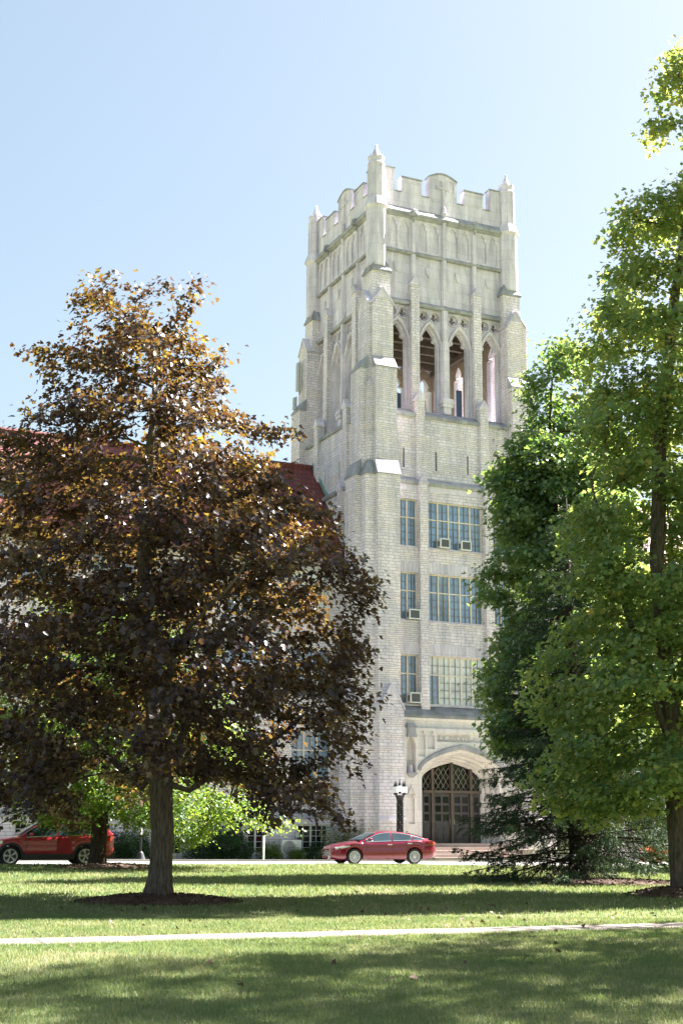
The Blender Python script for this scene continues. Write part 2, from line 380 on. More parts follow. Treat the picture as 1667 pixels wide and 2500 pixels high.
def strip(name, p0, ang, w, l0, l1, dz, m, thick=None, step=2.0):
    d = Vector((math.cos(ang), math.sin(ang))); n = Vector((-d.y, d.x)); b = MB()
    k = int((l1 - l0) / step); rows = []
    for i in range(k + 1):
        t = l0 + (l1 - l0) * i / k; r = []
        for s in (0, w / 3, 2 * w / 3, w):
            q = Vector(p0) + d * t + n * s; r.append((q.x, q.y, zg(q.x, q.y) + dz))
        rows.append((t, r))
    if thick is None:
        I = [[b.P(*p) for p in r] for t, r in rows]
        for a, c in zip(I, I[1:]):
            for j in range(3): b.face((a[j], c[j], c[j + 1], a[j + 1]))
    else:
        b.rings([[(p[0], p[1], p[2] - thick) for p in r] + r[::-1] for t, r in rows])
    o = b.build(name, m, recalc=thick is not None)
    if thick is None:       # uv along the strip
        uvl = o.data.uv_layers[0]
        for lp in o.data.loops:
            c = o.data.vertices[lp.vertex_index].co; q = Vector((c.x, c.y)) - Vector(p0); uvl.data[lp.index].uv = (q.dot(d), q.dot(n))
    o['kind'] = 'structure'; return o
ROADA = R(24.0)
RN = (-1.2, 58.75)
strip('road', RN, ROADA, 5.2, -70, 90, 0.012, M['road'])
dn = Vector((-math.sin(ROADA), math.cos(ROADA)))
strip('kerb', (RN[0] - dn.x * 0.16, RN[1] - dn.y * 0.16), ROADA, 0.16, -70, 90, 0.014, M['kerb'], 0.25)
strip('kerb', (RN[0] + dn.x * 5.2, RN[1] + dn.y * 5.2), ROADA, 0.16, -70, 90, 0.09, M['kerb'], 0.3)
PATHA = R(21.5)
strip('path', (0.05, 21.32), PATHA, 1.15, -60, 70, 0.010, M['path'])

# ------------------------------------------------------------------ bell tower
tower = empty('bell_tower', (TX, TY, 0), YAW)
tag(tower, 'tall pale limestone bell tower with buttresses, open arches and battlements', 'tower')
def FX(k):   # (along face, outward, z) -> tower local
    return [lambda s, o, z: (s, -o, z), lambda s, o, z: (A + o, s, z), lambda s, o, z: (A - s, A + o, z), lambda s, o, z: (-o, A - s, z)][k]
C0 = A / 2
def square_ring(prof):
    b = MB(); b.rings([[(-o, -o, z), (A + o, -o, z), (A + o, A + o, z), (-o, A + o, z)] for o, z in prof]); return b
# core and stages
b = square_ring([(0.40, 7.0), (0.40, 19.9), (0.40, 19.95), (0.40, 23.4)]); b.build('wall', M['rubble'], tower)
b = MB(); b.box(-0.4, A + 0.4, 0.5, A + 0.4, -0.4, 6.999); b.build('wall', M['rubble'], tower)
def rect(x0, x1, z0, z1): return [(x0, z0), (x1, z0), (x1, z1), (x0, z1)]
PIL = (2.31, A - 2.31)
WZ = [(16.22, 18.8), (12.26, 14.8), (7.85, 10.42)]
def win_holes():
    h = []
    for z0, z1 in WZ:
        h += [rect(0.82, 2.02, z0, z1), rect(2.60, A - 2.60, z0, z1), rect(A - 2.02, A - 0.82, z0, z1)]
    return h
for k in range(4):
    b = MB(FX(k))
    b.plate(rect(-0.5 if k % 2 == 0 else -0.38, A + (0.5 if k % 2 == 0 else 0.38), 7.2 if k == 0 else -0.4, 19.3), win_holes() if k == 0 else [], 0.41, 0.92)
    b.build('wall', M['rubble'], tower)
    b = MB(FX(k)); b.plate(rect(-0.5, A + 0.5, 19.302, 19.62), [], 0.41, 0.935); b.build('frieze', M['stone'], tower)
    slits = [rect(s - 0.06, s + 0.06, 20.6, 21.7) for s in (1.34, 3.32, A - 3.32, A - 1.34)]
    b = MB(FX(k)); b.plate(rect(-0.4, A + 0.4, 19.9, 23.55), slits, 0.42, 0.68); b.build('wall', M['rubble'], tower)
    for s in (1.34, 3.32, A - 3.32, A - 1.34):
        b = MB(FX(k)); b.box(s - 0.2, s + 0.2, 0.66, 0.72, 20.5, 20.597); b.build('slit_sill', M['stone'], tower)
# string courses (mitred square rings)
def course(name, prof, m, holes=None):
    square_ring(prof).build(name, m, tower)
course('string_course', [(0.5, 19.62), (1.02, 19.622), (1.08, 19.72), (1.08, 19.80), (0.70, 20.08), (0.5, 20.1)], M['weather'])
course('belfry_sill', [(0.5, 23.50), (0.78, 23.502), (0.82, 23.62), (0.80, 23.70), (0.16, 24.10), (-0.9, 24.101)], M['weather'])
course('string_course', [(-0.4, 30.30), (0.16, 30.302), (0.20, 30.40), (0.20, 30.46), (0.02, 30.62), (-0.4, 30.63)], M['weather'])
course('wall', [(-0.06, 30.55), (-0.06, 35.9)], M['stone'])
course('string_course', [(-0.3, 33.40), (0.12, 33.402), (0.16, 33.48), (0.16, 33.52), (0.0, 33.66), (-0.3, 33.67)], M['weather'])
course('cornice', [(-0.4, 35.62), (0.08, 35.622), (0.20, 35.72), (0.30, 35.74), (0.32, 35.86), (0.06, 36.24), (-0.6, 36.25)], M['weather'])
# entrance band slope handled with portal
# pilasters
def gabled_pier(b, c, w, o0, o1, z0, zt, cap):
    h = w * 0.95
    b.prism([(c - w / 2, zt - h), (c + w / 2, zt - h), (c + w / 2, z0), (c - w / 2, z0)], o0, o1, 'y')
    cap.prism([(c - w / 2 - 0.05, zt - h - 0.03), (c - w / 2 - 0.05, zt - h + 0.04), (c, zt + 0.05), (c + w / 2 + 0.05, zt - h + 0.04), (c + w / 2 + 0.05, zt - h - 0.03)], o0, o1 + 0.05, 'y')
for k in range(4):
    for c in PIL:
        for (w, o1, z0, zt) in ((0.50, 0.31, 23.9, 32.0), (0.52, 0.86, 19.9, 25.0), (0.50, 1.15, 7.4 if k == 0 else -0.4, 20.17)):
            b, cap = MB(FX(k)), MB(FX(k)); gabled_pier(b, c, w, -0.05 if zt > 30 else 0.40, o1, z0, zt, cap)
            p = b.build('pilaster', M['rubble'], tower); cap.build('gable_cap', M['stone'], p)
# buttresses
def weathering(b, c, w, oi, oo, z0, z1, lip=0.06):
    b.prism([(oi - 0.02, z0), (oo + lip, z0), (oo + lip, z0 + 0.05), (oi + 0.012, z1), (oi - 0.02, z1)], c - w / 2 - 0.05, c + w / 2 + 0.05, 'x')
def buttress(k, c):
    w = 1.25; b = MB(FX(k)); cap = MB(FX(k))
    zt = 30.72; h = 0.95
    b.box(c - w / 2, c + w / 2, 0.0, 0.80, 25.9, zt - h)
    b.prism([(c - w / 2, zt - h), (c + w / 2, zt - h), (c, zt - 0.06)], 0.0, 0.80, 'y')
    b.box(c - w / 2 - 0.012, c + w / 2 + 0.012, 0.0, 1.22, 20.2, 26.0)
    b.box(c - 0.65, c + 0.65, 0.0, 1.52, 7.0, 19.88)
    b.box(c - 0.71, c + 0.71, 0.0, 1.75, -0.4, 7.45)
    zt2 = 8.72
    b.prism([(c - 0.70, 7.451), (c + 0.70, 7.451), (c, zt2 - 0.05)], 0.3, 1.745, 'y')
    p = b.build('buttress', M['rubble'], tower)
    # gable copings
    for (zz, hh, ww, o1, oi) in ((zt, h, w, 0.80, 0.0), (zt2, 1.27, 1.42, 1.75, 1.53)):
        g = MB(FX(k))
        g.prism([(c - ww / 2 - 0.06, zz - hh - 0.02), (c - ww / 2 - 0.06, zz - hh + 0.07), (c, zz + 0.08), (c + ww / 2 + 0.06, zz - hh + 0.07), (c + ww / 2 + 0.06, zz - hh - 0.02), (c, zz - 0.075)], oi, o1 + 0.05, 'y')
        g.prism([(c - ww * 0.30, zz - hh * 0.62), (c + ww * 0.30, zz - hh * 0.62), (c, zz - 0.07)], o1 - 0.02, o1 + 0.022, 'y')
        g.build('gable_cap', M['stone'], p)
    for (oi, oo, z0, z1, ww) in ((0.80, 1.22, 25.95, 26.68, w), (1.22, 1.52, 19.86, 20.75, 1.30)):
        g = MB(FX(k)); weathering(g, c, ww, oi, oo, z0, z1); g.build('weathering', M['weather'], p)
    g = MB(FX(k)); g.prism([(1.6, 1.9), (1.84, 1.9), (1.84, 2.0), (1.752, 2.2), (1.6, 2.2)], c - 0.735, c + 0.735, 'x')
    if k in (0, 3): g.build('plinth_course', M['stone'], p)
for k in range(4):
    for c in (0.03, A - 0.03): buttress(k, c)
# corner piers, notch shafts, turrets, pinnacles
for (cu, cv, du, dv_) in ((0, 0, -1, -1), (A, 0, 1, -1), (A, A, 1, 1), (0, A, -1, 1)):
    def sq(lo, hi, z): return [(cu + du * lo, cv + dv_ * lo, z), (cu + du * hi, cv + dv_ * lo, z), (cu + du * hi, cv + dv_ * hi, z), (cu + du * lo, cv + dv_ * hi, z)]
    b = MB(); b.rings([sq(-0.66, 0.46, 19.0), sq(-0.66, 0.46, 31.85)]); b.build('corner_pier', M['rubble'], tower)
    g = MB(); g.rings([sq(-0.74, 0.54, 31.84), sq(-0.74, 0.54, 31.93), sq(-0.5, 0.30, 32.55)]); g.build('pier_weathering', M['weather'], tower)
    b = MB(); b.rings([sq(0.4, 0.93, 20.0), sq(0.4, 0.93, 25.0), sq(0.4, 0.90, 25.1), sq(0.4, 0.48, 25.75)]); b.build('corner_shaft', M['rubble'], tower)
    b = MB(); b.rings([sq(0.4, 1.20, -0.4), sq(0.4, 1.20, 19.85)]); b.build('corner_shaft', M['rubble'], tower)
    g = MB(); g.rings([sq(0.4, 1.28, 19.845), sq(0.4, 1.28, 19.92), sq(0.4, 0.93, 20.72)]); g.build('shaft_weathering', M['weather'], tower)
    rr = math.pi / 8; s2 = 1 / math.cos(math.pi / 8)
    t = MB(); t.lathe([(0.53 * s2, 32.2), (0.53 * s2, 35.7), (0.58 * s2, 35.74), (0.66 * s2, 35.86), (0.64 * s2, 35.95), (0.50 * s2, 36.4), (0.48 * s2, 36.41)], cu, cv, 8, rr)
    t = t.build('turret', M['stone'], tower)
    p = MB(); p.lathe([(0.41 * s2, 36.38), (0.41 * s2, 38.40), (0.46 * s2, 38.47), (0.47 * s2, 38.56), (0.40 * s2, 38.66), (0.40 * s2, 38.80), (0.44 * s2, 38.84), (0.43 * s2, 38.98), (0.34 * s2, 39.0)], cu, cv, 8, rr)
    for q in range(8):      # shaft ribs and little battlements
        a0 = q * math.pi / 4 + rr
        p.tube((cu + 0.45 * math.cos(a0), cv + 0.45 * math.sin(a0), 36.4), (cu + 0.45 * math.cos(a0), cv + 0.45 * math.sin(a0), 38.4), 0.045, n=6)
        p.tube((cu + 0.42 * math.cos(a0), cv + 0.42 * math.sin(a0), 38.9), (cu + 0.42 * math.cos(a0), cv + 0.42 * math.sin(a0), 39.05), 0.06, n=6)
    p = p.build('pinnacle', M['stone'], tower)
    s = MB(); s.lathe([(0.33 * s2, 38.98), (0.07, 39.62), (0.05, 39.64), (0.085, 39.70), (0.085, 39.74), (0.03, 39.80)], cu, cv, 8, rr); s.build('spirelet', M['stone'], p)
# belfry tracery walls
BAY = (1.33, 3.355, A - 3.355, A - 1.33)
def ogee(c, hw, z0, zs, za, cusp=0.0, n=7):
    R_ = []
    right = [(hw, z0), (hw, zs)]
    if cusp:
        right += [(hw * 0.98, zs + 0.10), (hw * 0.60, zs + 0.16), (hw * 0.56, zs + 0.26)]
        zs2, h2 = zs + 0.28, hw * 0.72
    else: zs2, h2 = zs, hw
    for i in range(1, n + 1):
        t = i / n; x = h2 * (1 - t) ** 1.0; right.append((h2 * (math.cos(t * math.pi / 2) ** 0.85 * (1 - t * 0.25)) if t < 1 else 0.0, zs2 + (za - zs2) * (0.62 * math.sin(t * math.pi / 2) + 0.38 * t ** 2)))
    pts = [(c + x, z) for x, z in right] + [(c - x, z) for x, z in right[-2::-1]]
    return pts
def quatrefoil(cx, cz, r, n=5):
    pts = []
    for q in range(4):
        a0 = q * math.pi / 2
        for i in range(n):
            a = a0 + (-0.62 + 1.24 * i / (n - 1)) * 1.7
            pts.append((cx + 0.56 * r * math.cos(a0) + 0.40 * r * math.cos(a), cz + 0.56 * r * math.sin(a0) + 0.40 * r * math.sin(a)))
        pts.append((cx + 0.30 * r * math.cos(a0 + math.pi / 4), cz + 0.30 * r * math.sin(a0 + math.pi / 4)))
    return pts
def circle(cx, cz, r, n=20): return [(cx + r * math.cos(2 * math.pi * i / n), cz + r * math.sin(2 * math.pi * i / n)) for i in range(n)]
for k in range(4):
    b = MB(FX(k))
    b.plate(rect(0.35, A - 0.35, 24.0, 30.45), [ogee(c, 0.55, 24.11, 28.30, 29.20, 1) for c in BAY] + [quatrefoil(c + d, 29.84, 0.27) for c in BAY for d in (-0.37, 0.37)], -0.46, -0.20, None, 1)
    w = b.build('tracery_wall', [M['stone'], M['inner_brick']], tower)
    b = MB(FX(k))
    holes = [ogee(c, 0.68, 24.11, 28.28, 29.38) for c in BAY] + [circle(c + d, 29.84, 0.31) for c in BAY for d in (-0.37, 0.37)]
    b.plate(rect(0.36, A - 0.36, 24.0, 30.45), holes, -0.199, -0.08); b.build('tracery_layer', M['stone'], w)
    for c in BAY:    # ogee hood mould: band following the arch
        m1 = ogee(c, 0.765, 27.6, 28.28, 29.58, 0, 9); m2 = ogee(c, 0.68, 27.6, 28.28, 29.39, 0, 9)
        g = MB(FX(k)); n = len(m1)
        ring = []
        for i in range(1, n - 1):
            ring.append([(m1[i][0], -0.10, m1[i][1]), (m1[i][0], 0.06, m1[i][1]), (m2[i][0], 0.02, m2[i][1]), (m2[i][0], -0.10, m2[i][1])])
        g.rings(ring); g.build('hood_mould', M['stone'], w)
        g = MB(FX(k))
        for sg in (-1, 1):
            g.box(c + sg * 0.735 - 0.04, c + sg * 0.735 + 0.04, -0.1, 0.03, 24.1, 28.3)
            g.box(c + sg * 0.615 - 0.035, c + sg * 0.615 + 0.035, -0.197, -0.13, 24.1, 28.25)
        g.build('jamb_shaft', M['stone'], w)
        g = MB(FX(k))
        for d in (-0.37, 0.37):
            n = 20; g.rings([[(c + d + rr_ * math.cos(2 * math.pi * i / n), oo, 29.84 + rr_ * math.sin(2 * math.pi * i / n)) for i in range(n)] for rr_, oo in ((0.36, -0.1), (0.36, 0.0), (0.31, 0.0), (0.31, -0.1))], cap=False)
        g.build('tracery_ring', M['stone'], w)
    # central mullion with moulded base
    g = MB(FX(k)); g.box(C0 - 0.13, C0 + 0.13, -0.1, 0.17, 25.0, 30.31); g.box(C0 - 0.19, C0 + 0.19, -0.1, 0.10, 24.1, 30.30)
    for z0, z1, e in ((24.1, 24.5, 0.10), (24.5, 24.72, 0.19), (24.72, 24.82, 0.25), (24.82, 25.0, 0.20)): g.box(C0 - 0.13 - e, C0 + 0.13 + e, -0.1, 0.17 + e, z0, z1 - 0.002)
    g.build('mullion', M['stone'], tower)
    # upper stage: lancet panels, strips, shields, carved heads
    def lancet(c, hw, z0, zs, za): return ogee(c, hw, z0, zs, za, 1, 5)
    b = MB(FX(k))
    holes = [lancet(c + d, 0.29, 33.75, 34.95, 35.5) for c in (1.40, 3.31, A - 3.31, A - 1.40) for d in (-0.375, 0.375)]
    b.plate(rect(0.45, A - 0.45, 33.62, 35.66), holes, -0.059, 0.03); b.build('blind_arcade', M['stone'], tower)
    for c in (PIL[0] + 0.02, C0, PIL[1] - 0.02):
        g = MB(FX(k)); g.box(c - 0.10, c + 0.10, -0.05, 0.13, 30.6, 35.7); g.box(c - 0.16, c + 0.16, -0.055, 0.07, 30.61, 35.69); g.build('mullion_strip', M['stone'], tower)
    for c in BAY:
        g = MB(FX(k)); zc = 32.55
        g.prism([(c - 0.2, zc + 0.26), (c - 0.2, zc - 0.05), (c - 0.12, zc - 0.22), (c, zc - 0.30), (c + 0.12, zc - 0.22), (c + 0.2, zc - 0.05), (c + 0.2, zc + 0.26), (c, zc + 0.22)], -0.06, 0.035, 'y')
        g.build('shield', M['stone'], tower)
        g = MB(FX(k)); e = 0.74
        g.box(c - e, c + e, -0.06, -0.02, 33.2, 33.3); g.build('panel_mould', M['stone'], tower)
    for c in PIL:
        g = MB(FX(k))
        for (dz, r, dx, do) in ((35.62, 0.13, 0, 0.20), (35.82, 0.17, 0, 0.34), (36.02, 0.13, -0.07, 0.30), (36.02, 0.12, 0.08, 0.28), (35.72, 0.10, 0.05, 0.44), (35.45, 0.09, 0, 0.12)):
            for q in range(1):
                rs = []
                for i in range(5):
                    a = -math.pi / 2 + math.pi * (i + 0.5) / 5
                    rs.append([(c + dx + r * math.cos(a) * math.cos(2 * math.pi * j / 7), do + r * math.cos(a) * math.sin(2 * math.pi * j / 7), dz + r * math.sin(a)) for j in range(7)])
                g.rings(rs)
        g.build('carved_head', M['weather'], tower)
    g = MB(FX(k)); g.lathe([(0.11, 35.4), (0.13, 36.1), (0.20, 36.18), (0.22, 36.32), (0.12, 36.38), (0.15, 36.5), (0.10, 36.62), (0.05, 36.75)], C0, 0.12, 8); g.build('corbel', M['stone'], tower)
    # parapet
    out = [(0.3, 36.2)]
    def mer(x0, x1, z): out.extend([(x0, 37.16), (x0, z), (x1, z), (x1, 37.16)])
    out += [(0.3, 38.54), (1.17, 38.54), (1.17, 37.16)]
    mer(1.62, 2.92, 38.11)
    out += [(3.40, 37.16), (3.40, 38.52)]
    for i in range(9):
        t = i / 8; out.append((3.48 + 1.67 * t, 38.56 + 0.27 * math.sin(math.pi * t)))
    out += [(A - 3.40, 38.52), (A - 3.40, 37.16)]
    mer(A - 2.92, A - 1.62, 38.11)
    out += [(A - 1.17, 37.16), (A - 1.17, 38.54), (A - 0.3, 38.54), (A - 0.3, 36.2)]
    b = MB(FX(k)); b.plate(out, [], -0.46 + (0.003 if k % 2 else 0), 0.02 - (0.003 if k % 2 else 0)); par = b.build('parapet', M['stone'], tower)
    for x0, x1, z in ((0.4, 1.20, 38.54), (1.58, 2.96, 38.11), (A - 2.96, A - 1.58, 38.11), (A - 1.20, A - 0.4, 38.54)): MB(FX(k)).box(x0, x1, -0.50, 0.07, z + 0.001, z + 0.08).build('coping', M['weather'], par)
    for x0, x1 in ((1.18, 1.61), (2.93, 3.39), (A - 3.39, A - 2.93), (A - 1.61, A - 1.18)): MB(FX(k)).box(x0, x1, -0.49, 0.06, 37.161, 37.22).build('coping', M['weather'], par)
    g = MB(FX(k))
    cap = [[(x, o_, z + dz) for (o_, dz) in ((-0.5, 0.0), (0.07, 0.0), (0.07, 0.09), (-0.5, 0.09))] for x, z in [(3.36, 38.50)] + [(3.48 + 1.67 * i / 8, 38.565 + 0.27 * math.sin(math.pi * i / 8)) for i in range(9)] + [(A - 3.36, 38.50)]]
    g.rings(cap); g.build('coping', M['weather'], par)
    g = MB(FX(k))   # raised merlon frames
    for x0, x1, z0, z1 in ((1.70, 2.84, 37.3, 38.0), (A - 2.84, A - 1.70, 37.3, 38.0)):
        g.plate(rect(x0 - 0.06, x1 + 0.06, z0, z1 + 0.06), [rect(x0 + 0.06, x1 - 0.06, z0 + 0.06, z1 - 0.06)], 0.0, 0.05)
    for x0, x1 in ((0.62, 1.1), (A - 1.1, A - 0.62)): g.plate(rect(x0, x1, 37.2, 38.46), [rect(x0 + 0.08, x1 - 0.08, 37.3, 38.36)], 0.0, 0.05)
    arch_o = [(3.52, 37.0), (3.52, 38.45)] + [(3.52 + 1.59 * i / 8, 38.48 + 0.24 * math.sin(math.pi * i / 8)) for i in range(1, 8)] + [(A - 3.52, 38.45), (A - 3.52, 37.0)]
    arch_i = [(3.62, 37.08), (3.62, 38.38)] + [(3.62 + 1.39 * i / 8, 38.39 + 0.22 * math.sin(math.pi * i / 8)) for i in range(1, 8)] + [(A - 3.62, 38.38), (A - 3.62, 37.08)]
    g.plate(arch_o, [arch_i], 0.0, 0.05); g.build('merlon_panel', M['stone'], par)
    g = MB(FX(k)); cz = 37.95; a_ = 0.07; e_ = 0.13
    cr = [(-a_, -1.3), (a_, -1.3), (a_, -a_), (0.36, -a_), (0.44, -e_), (0.44, e_), (0.36, a_), (a_, a_), (a_, 0.36), (e_, 0.46), (-e_, 0.46), (-a_, 0.36), (-a_, a_), (-0.36, a_), (-0.44, e_), (-0.44, -e_), (-0.36, -a_), (-a_, -a_)]
    g.prism([(C0 + x, cz + z) for x, z in cr], 0.0, 0.10, 'y'); g.build('cross', M['stone'], par)
# belfry floor, ceiling with beams, roof
b = MB(); b.box(0.2, A - 0.2, 0.2, A - 0.2, 23.3, 23.9); b.build('belfry_floor', M['stone'], tower)
b = MB(); b.box(0.3, A - 0.3, 0.3, A - 0.3, 30.0, 30.3)
for i in range(6):
    y = 1.2 + i * 1.25; b.box(0.5, A - 0.5, y, y + 0.25, 29.6, 29.999)
b.box(0.72, 1.0, 0.72, A - 0.72, 29.3, 29.599); b.box(A - 1.0, A - 0.72, 0.72, A - 0.72, 29.3, 29.599)
b.build('belfry_ceiling', M['dark_wood'], tower)
b = MB(); b.box(0.3, A - 0.3, 0.3, A - 0.3, 36.1, 36.35); b.build('roof', M['lead'], tower)

# windows ----------------------------------------------------------------
def window(parent, xf, s0, s1, z0, z1, o, mulls, transom, panes, frame_m, muntin=(0.33, 0.42), heavy=0.055, name='window'):
    b = MB(xf); e = heavy
    b.box(s0 - 0.02, s1 + 0.02, o - 0.10, o + 0.05, z1 - e, z1 + 0.02); b.box(s0 - 0.02, s1 + 0.02, o - 0.10, o + 0.07, z0 - 0.02, z0 + e)
    xs = [s0] + list(mulls) + [s1]
    for x in (s0 + e / 2, s1 - e / 2): b.box(x - e / 2, x + e / 2, o - 0.10, o + 0.05, z0 + e, z1 - e)
    for x in mulls: b.box(x - e / 2 - 0.01, x + e / 2 + 0.01, o - 0.09, o + 0.055, z0 + e, z1 - e)
    if transom:
        for a, c in zip(xs, xs[1:]): b.box(a + e / 2 + 0.011, c - e / 2 - 0.011, o - 0.08, o + 0.045, transom - 0.03, transom + 0.03)
    fr_ = b; b = MB(xf); t = 0.012
    for a, c in zip(xs, xs[1:]):
        nx = max(1, round((c - a) / muntin[0]))
        for i in range(1, nx):
            x = a + (c - a) * i / nx; b.box(x - t, x + t, o - 0.02, o + 0.015, z0 + e, z1 - e)
        for lo, hi in (((z0, transom), (transom, z1)) if transom else ((z0, z1),)):
            nz = max(1, round((hi - lo) / muntin[1]))
            for i in range(1, nz):
                z = lo + (hi - lo) * i / nz; b.box(a + e / 2 + 0.012, c - e / 2 - 0.012, o - 0.019, o + 0.014, z - t, z + t)
    w = fr_.build(name, frame_m, parent, uv=False)
    if b.v: b.build('muntins', M['muntin'] if frame_m is M['frame'] else frame_m, w, uv=False)
    for i, (a, c) in enumerate(zip(xs, xs[1:])):
        for j, (lo, hi) in enumerate(((z0, transom), (transom, z1)) if transom else ((z0, z1),)):
            g = MB(xf); g.box(a + 0.01, c - 0.01, o - 0.05, o - 0.03, lo + 0.01, hi - 0.01)
            pm = panes(i, j) if callable(panes) else panes
            g.build('pane', pm, w, uv=False)
    return w
F0 = FX(0); OW = 0.72
for f, (z0, z1) in enumerate(WZ):
    tr = z0 + (z1 - z0) * 0.615
    gl, dk, bl, pa = M['glass'], M['glass_dark'], M['glass_blind'], M['glass_pale']
    lm = [1.44]
    window(tower, F0, 0.82, 2.02, z0, z1, OW, lm, tr, gl, M['frame'])
    b = MB(F0); b.box(1.78, 2.0, OW - 0.028, OW - 0.024, z0 + 0.06, z1 - 0.06); 
    window(tower, F0, A - 2.02, A - 0.82, z0, z1, OW, [A - 1.44], tr, gl, M['frame'])
    if f == 0: pf = lambda i, j: pa if (i == 4 and j == 0) else gl
    elif f == 1: pf = lambda i, j: pa if i == 1 else gl
    else: pf = lambda i, j: gl if (i == 0 and j == 0) else bl
    window(tower, F0, 2.60, A - 2.60, z0, z1, OW, [3.315, 3.98, 4.65, 5.315], tr, pf, M['frame'])
    for s0, s1 in ((0.82, 2.02), (2.60, A - 2.60), (A - 2.02, A - 0.82)):
        g = MB(F0); g.prism([(0.6, z0 - 0.10), (0.99, z0 - 0.10), (0.99, z0 - 0.06), (0.66, z0 - 0.021), (0.6, z0 - 0.021)], s0 - 0.03, s1 + 0.03, 'x'); g.build('window_sill', M['stone'], tower)
        if f:   # flat arch of upright stones
            g = MB(F0); n = int((s1 - s0) / 0.2); 
            for i in range(n):
                x0 = s0 + (s1 - s0) * i / n; x1 = s0 + (s1 - s0) * (i + 1) / n; sk = ((i + 0.5) / n - 0.5) * 0.35
                g.hexa([(x0 + 0.006, 0.90, z1 + 0.02), (x1 - 0.006, 0.90, z1 + 0.02), (x1 - 0.006, 0.932, z1 + 0.02), (x0 + 0.006, 0.932, z1 + 0.02),
                        (x0 + 0.006 + sk, 0.90, z1 + 0.58), (x1 - 0.006 + sk, 0.90, z1 + 0.58), (x1 - 0.006 + sk, 0.932, z1 + 0.58 + 0.02), (x0 + 0.006 + sk, 0.932, z1 + 0.58)])
            g.build('flat_arch', M['stone'], tower)

# portal ----------------------------------------------------------------
def tudor(c, hw, zs, za, z0, n=14):
    pts = [(c - hw, z0)]
    for i in range(n + 1):
        x = -1 + 2 * i / n; xx = math.sin(x * math.pi / 2)
        pts.append((c + hw * xx, zs + (za - zs) * (0.66 * math.sqrt(max(0, 1 - xx * xx)) + 0.34 * (1 - abs(xx)))))
    pts.append((c + hw, z0)); return pts
b = MB(F0); b.plate(rect(0.74, A - 0.74, -0.4, 7.18), [tudor(C0, 2.40, 4.35, 5.52, 0.6), ogee(1.36, 0.24, 4.35, 5.65, 6.15, 0, 5), ogee(A - 1.36, 0.24, 4.35, 5.65, 6.15, 0, 5)], 0.93, 1.20)
portal = b.build('entrance_front', M['portal'], tower)
b = MB(F0)
holes = [tudor(C0, 2.56, 4.30, 5.83, 0.6)] + [ogee(x, 0.20, zb, 6.15, 6.48, 1, 5) for x, zb in ((1.98, 5.15), (2.52, 5.55), (A - 1.98, 5.15), (A - 2.52, 5.55))]
holes += [rect(2.86, A - 2.86, 5.93, 6.36), ogee(1.36, 0.27, 4.32, 5.65, 6.2, 0, 5), ogee(A - 1.36, 0.27, 4.32, 5.65, 6.2, 0, 5), ogee(1.36, 0.17, 1.78, 2.95, 3.3, 1, 5), ogee(A - 1.36, 0.17, 1.78, 2.95, 3.3, 1, 5)]
b.plate(rect(0.745, A - 0.745, -0.4, 6.60), holes, 1.201, 1.32); b.build('blind_panel', M['portal'], portal)
b = MB(F0)
prev = None
rings = []
for (o_, hw, zs, za) in ((1.19, 2.40, 4.35, 5.52), (1.17, 2.30, 4.31, 5.43), (0.92, 2.24, 4.30, 5.36), (0.90, 2.52, 4.40, 5.66), (0.80, 2.52, 4.40, 5.66), (0.78, 2.16, 4.27, 5.28), (0.70, 2.11, 4.24, 5.23), (0.62, 2.09, 4.23, 5.21), (0.60, 2.38, 4.34, 5.52), (0.51, 2.38, 4.34, 5.52), (0.49, 2.00, 4.19, 5.13), (0.41, 1.95, 4.16, 5.08), (0.36, 1.94, 4.15, 5.07), (0.34, 2.16, 4.22, 5.30), (0.27, 2.16, 4.22, 5.30), (0.25, 1.80, 4.10, 4.98), (0.14, 1.74, 4.08, 4.93), (0.0, 1.74, 4.08, 4.93)):
    rings.append([(x, o_, z) for x, z in tudor(C0, hw, zs, za, 0.0, 24)])
b.rings(rings, cap=False, closed=False); b.build('arch_moulding', M['portal'], portal, recalc=False)
b = MB(F0)
o1 = tudor(C0, 2.60, 4.55, 5.88, 4.3, 24)[1:-1]; o2 = tudor(C0, 2.44, 4.45, 5.58, 4.3, 24)[1:-1]
b.rings([[(p[0], 1.195, p[1]), (p[0], 1.42, p[1] - 0.08), (q[0], 1.42, q[1]), (q[0], 1.195, q[1])] for p, q in zip(o1, o2)]); b.build('hood_mould', M['weather'], portal)
b = MB(F0); b.prism([(0.93, 7.12), (1.30, 7.12), (1.34, 7.22), (1.34, 7.30), (1.24, 7.42), (1.22, 7.5), (0.93, 7.75)], 0.745, A - 0.745, 'x'); b.build('lead_weathering', M['lead'], portal)
b = MB(F0); b.prism([(1.15, 6.98), (1.26, 7.0), (1.31, 7.10), (1.31, 7.119), (1.15, 7.119)], 0.746, A - 0.746, 'x'); b.build('cornice', M['portal'], portal)
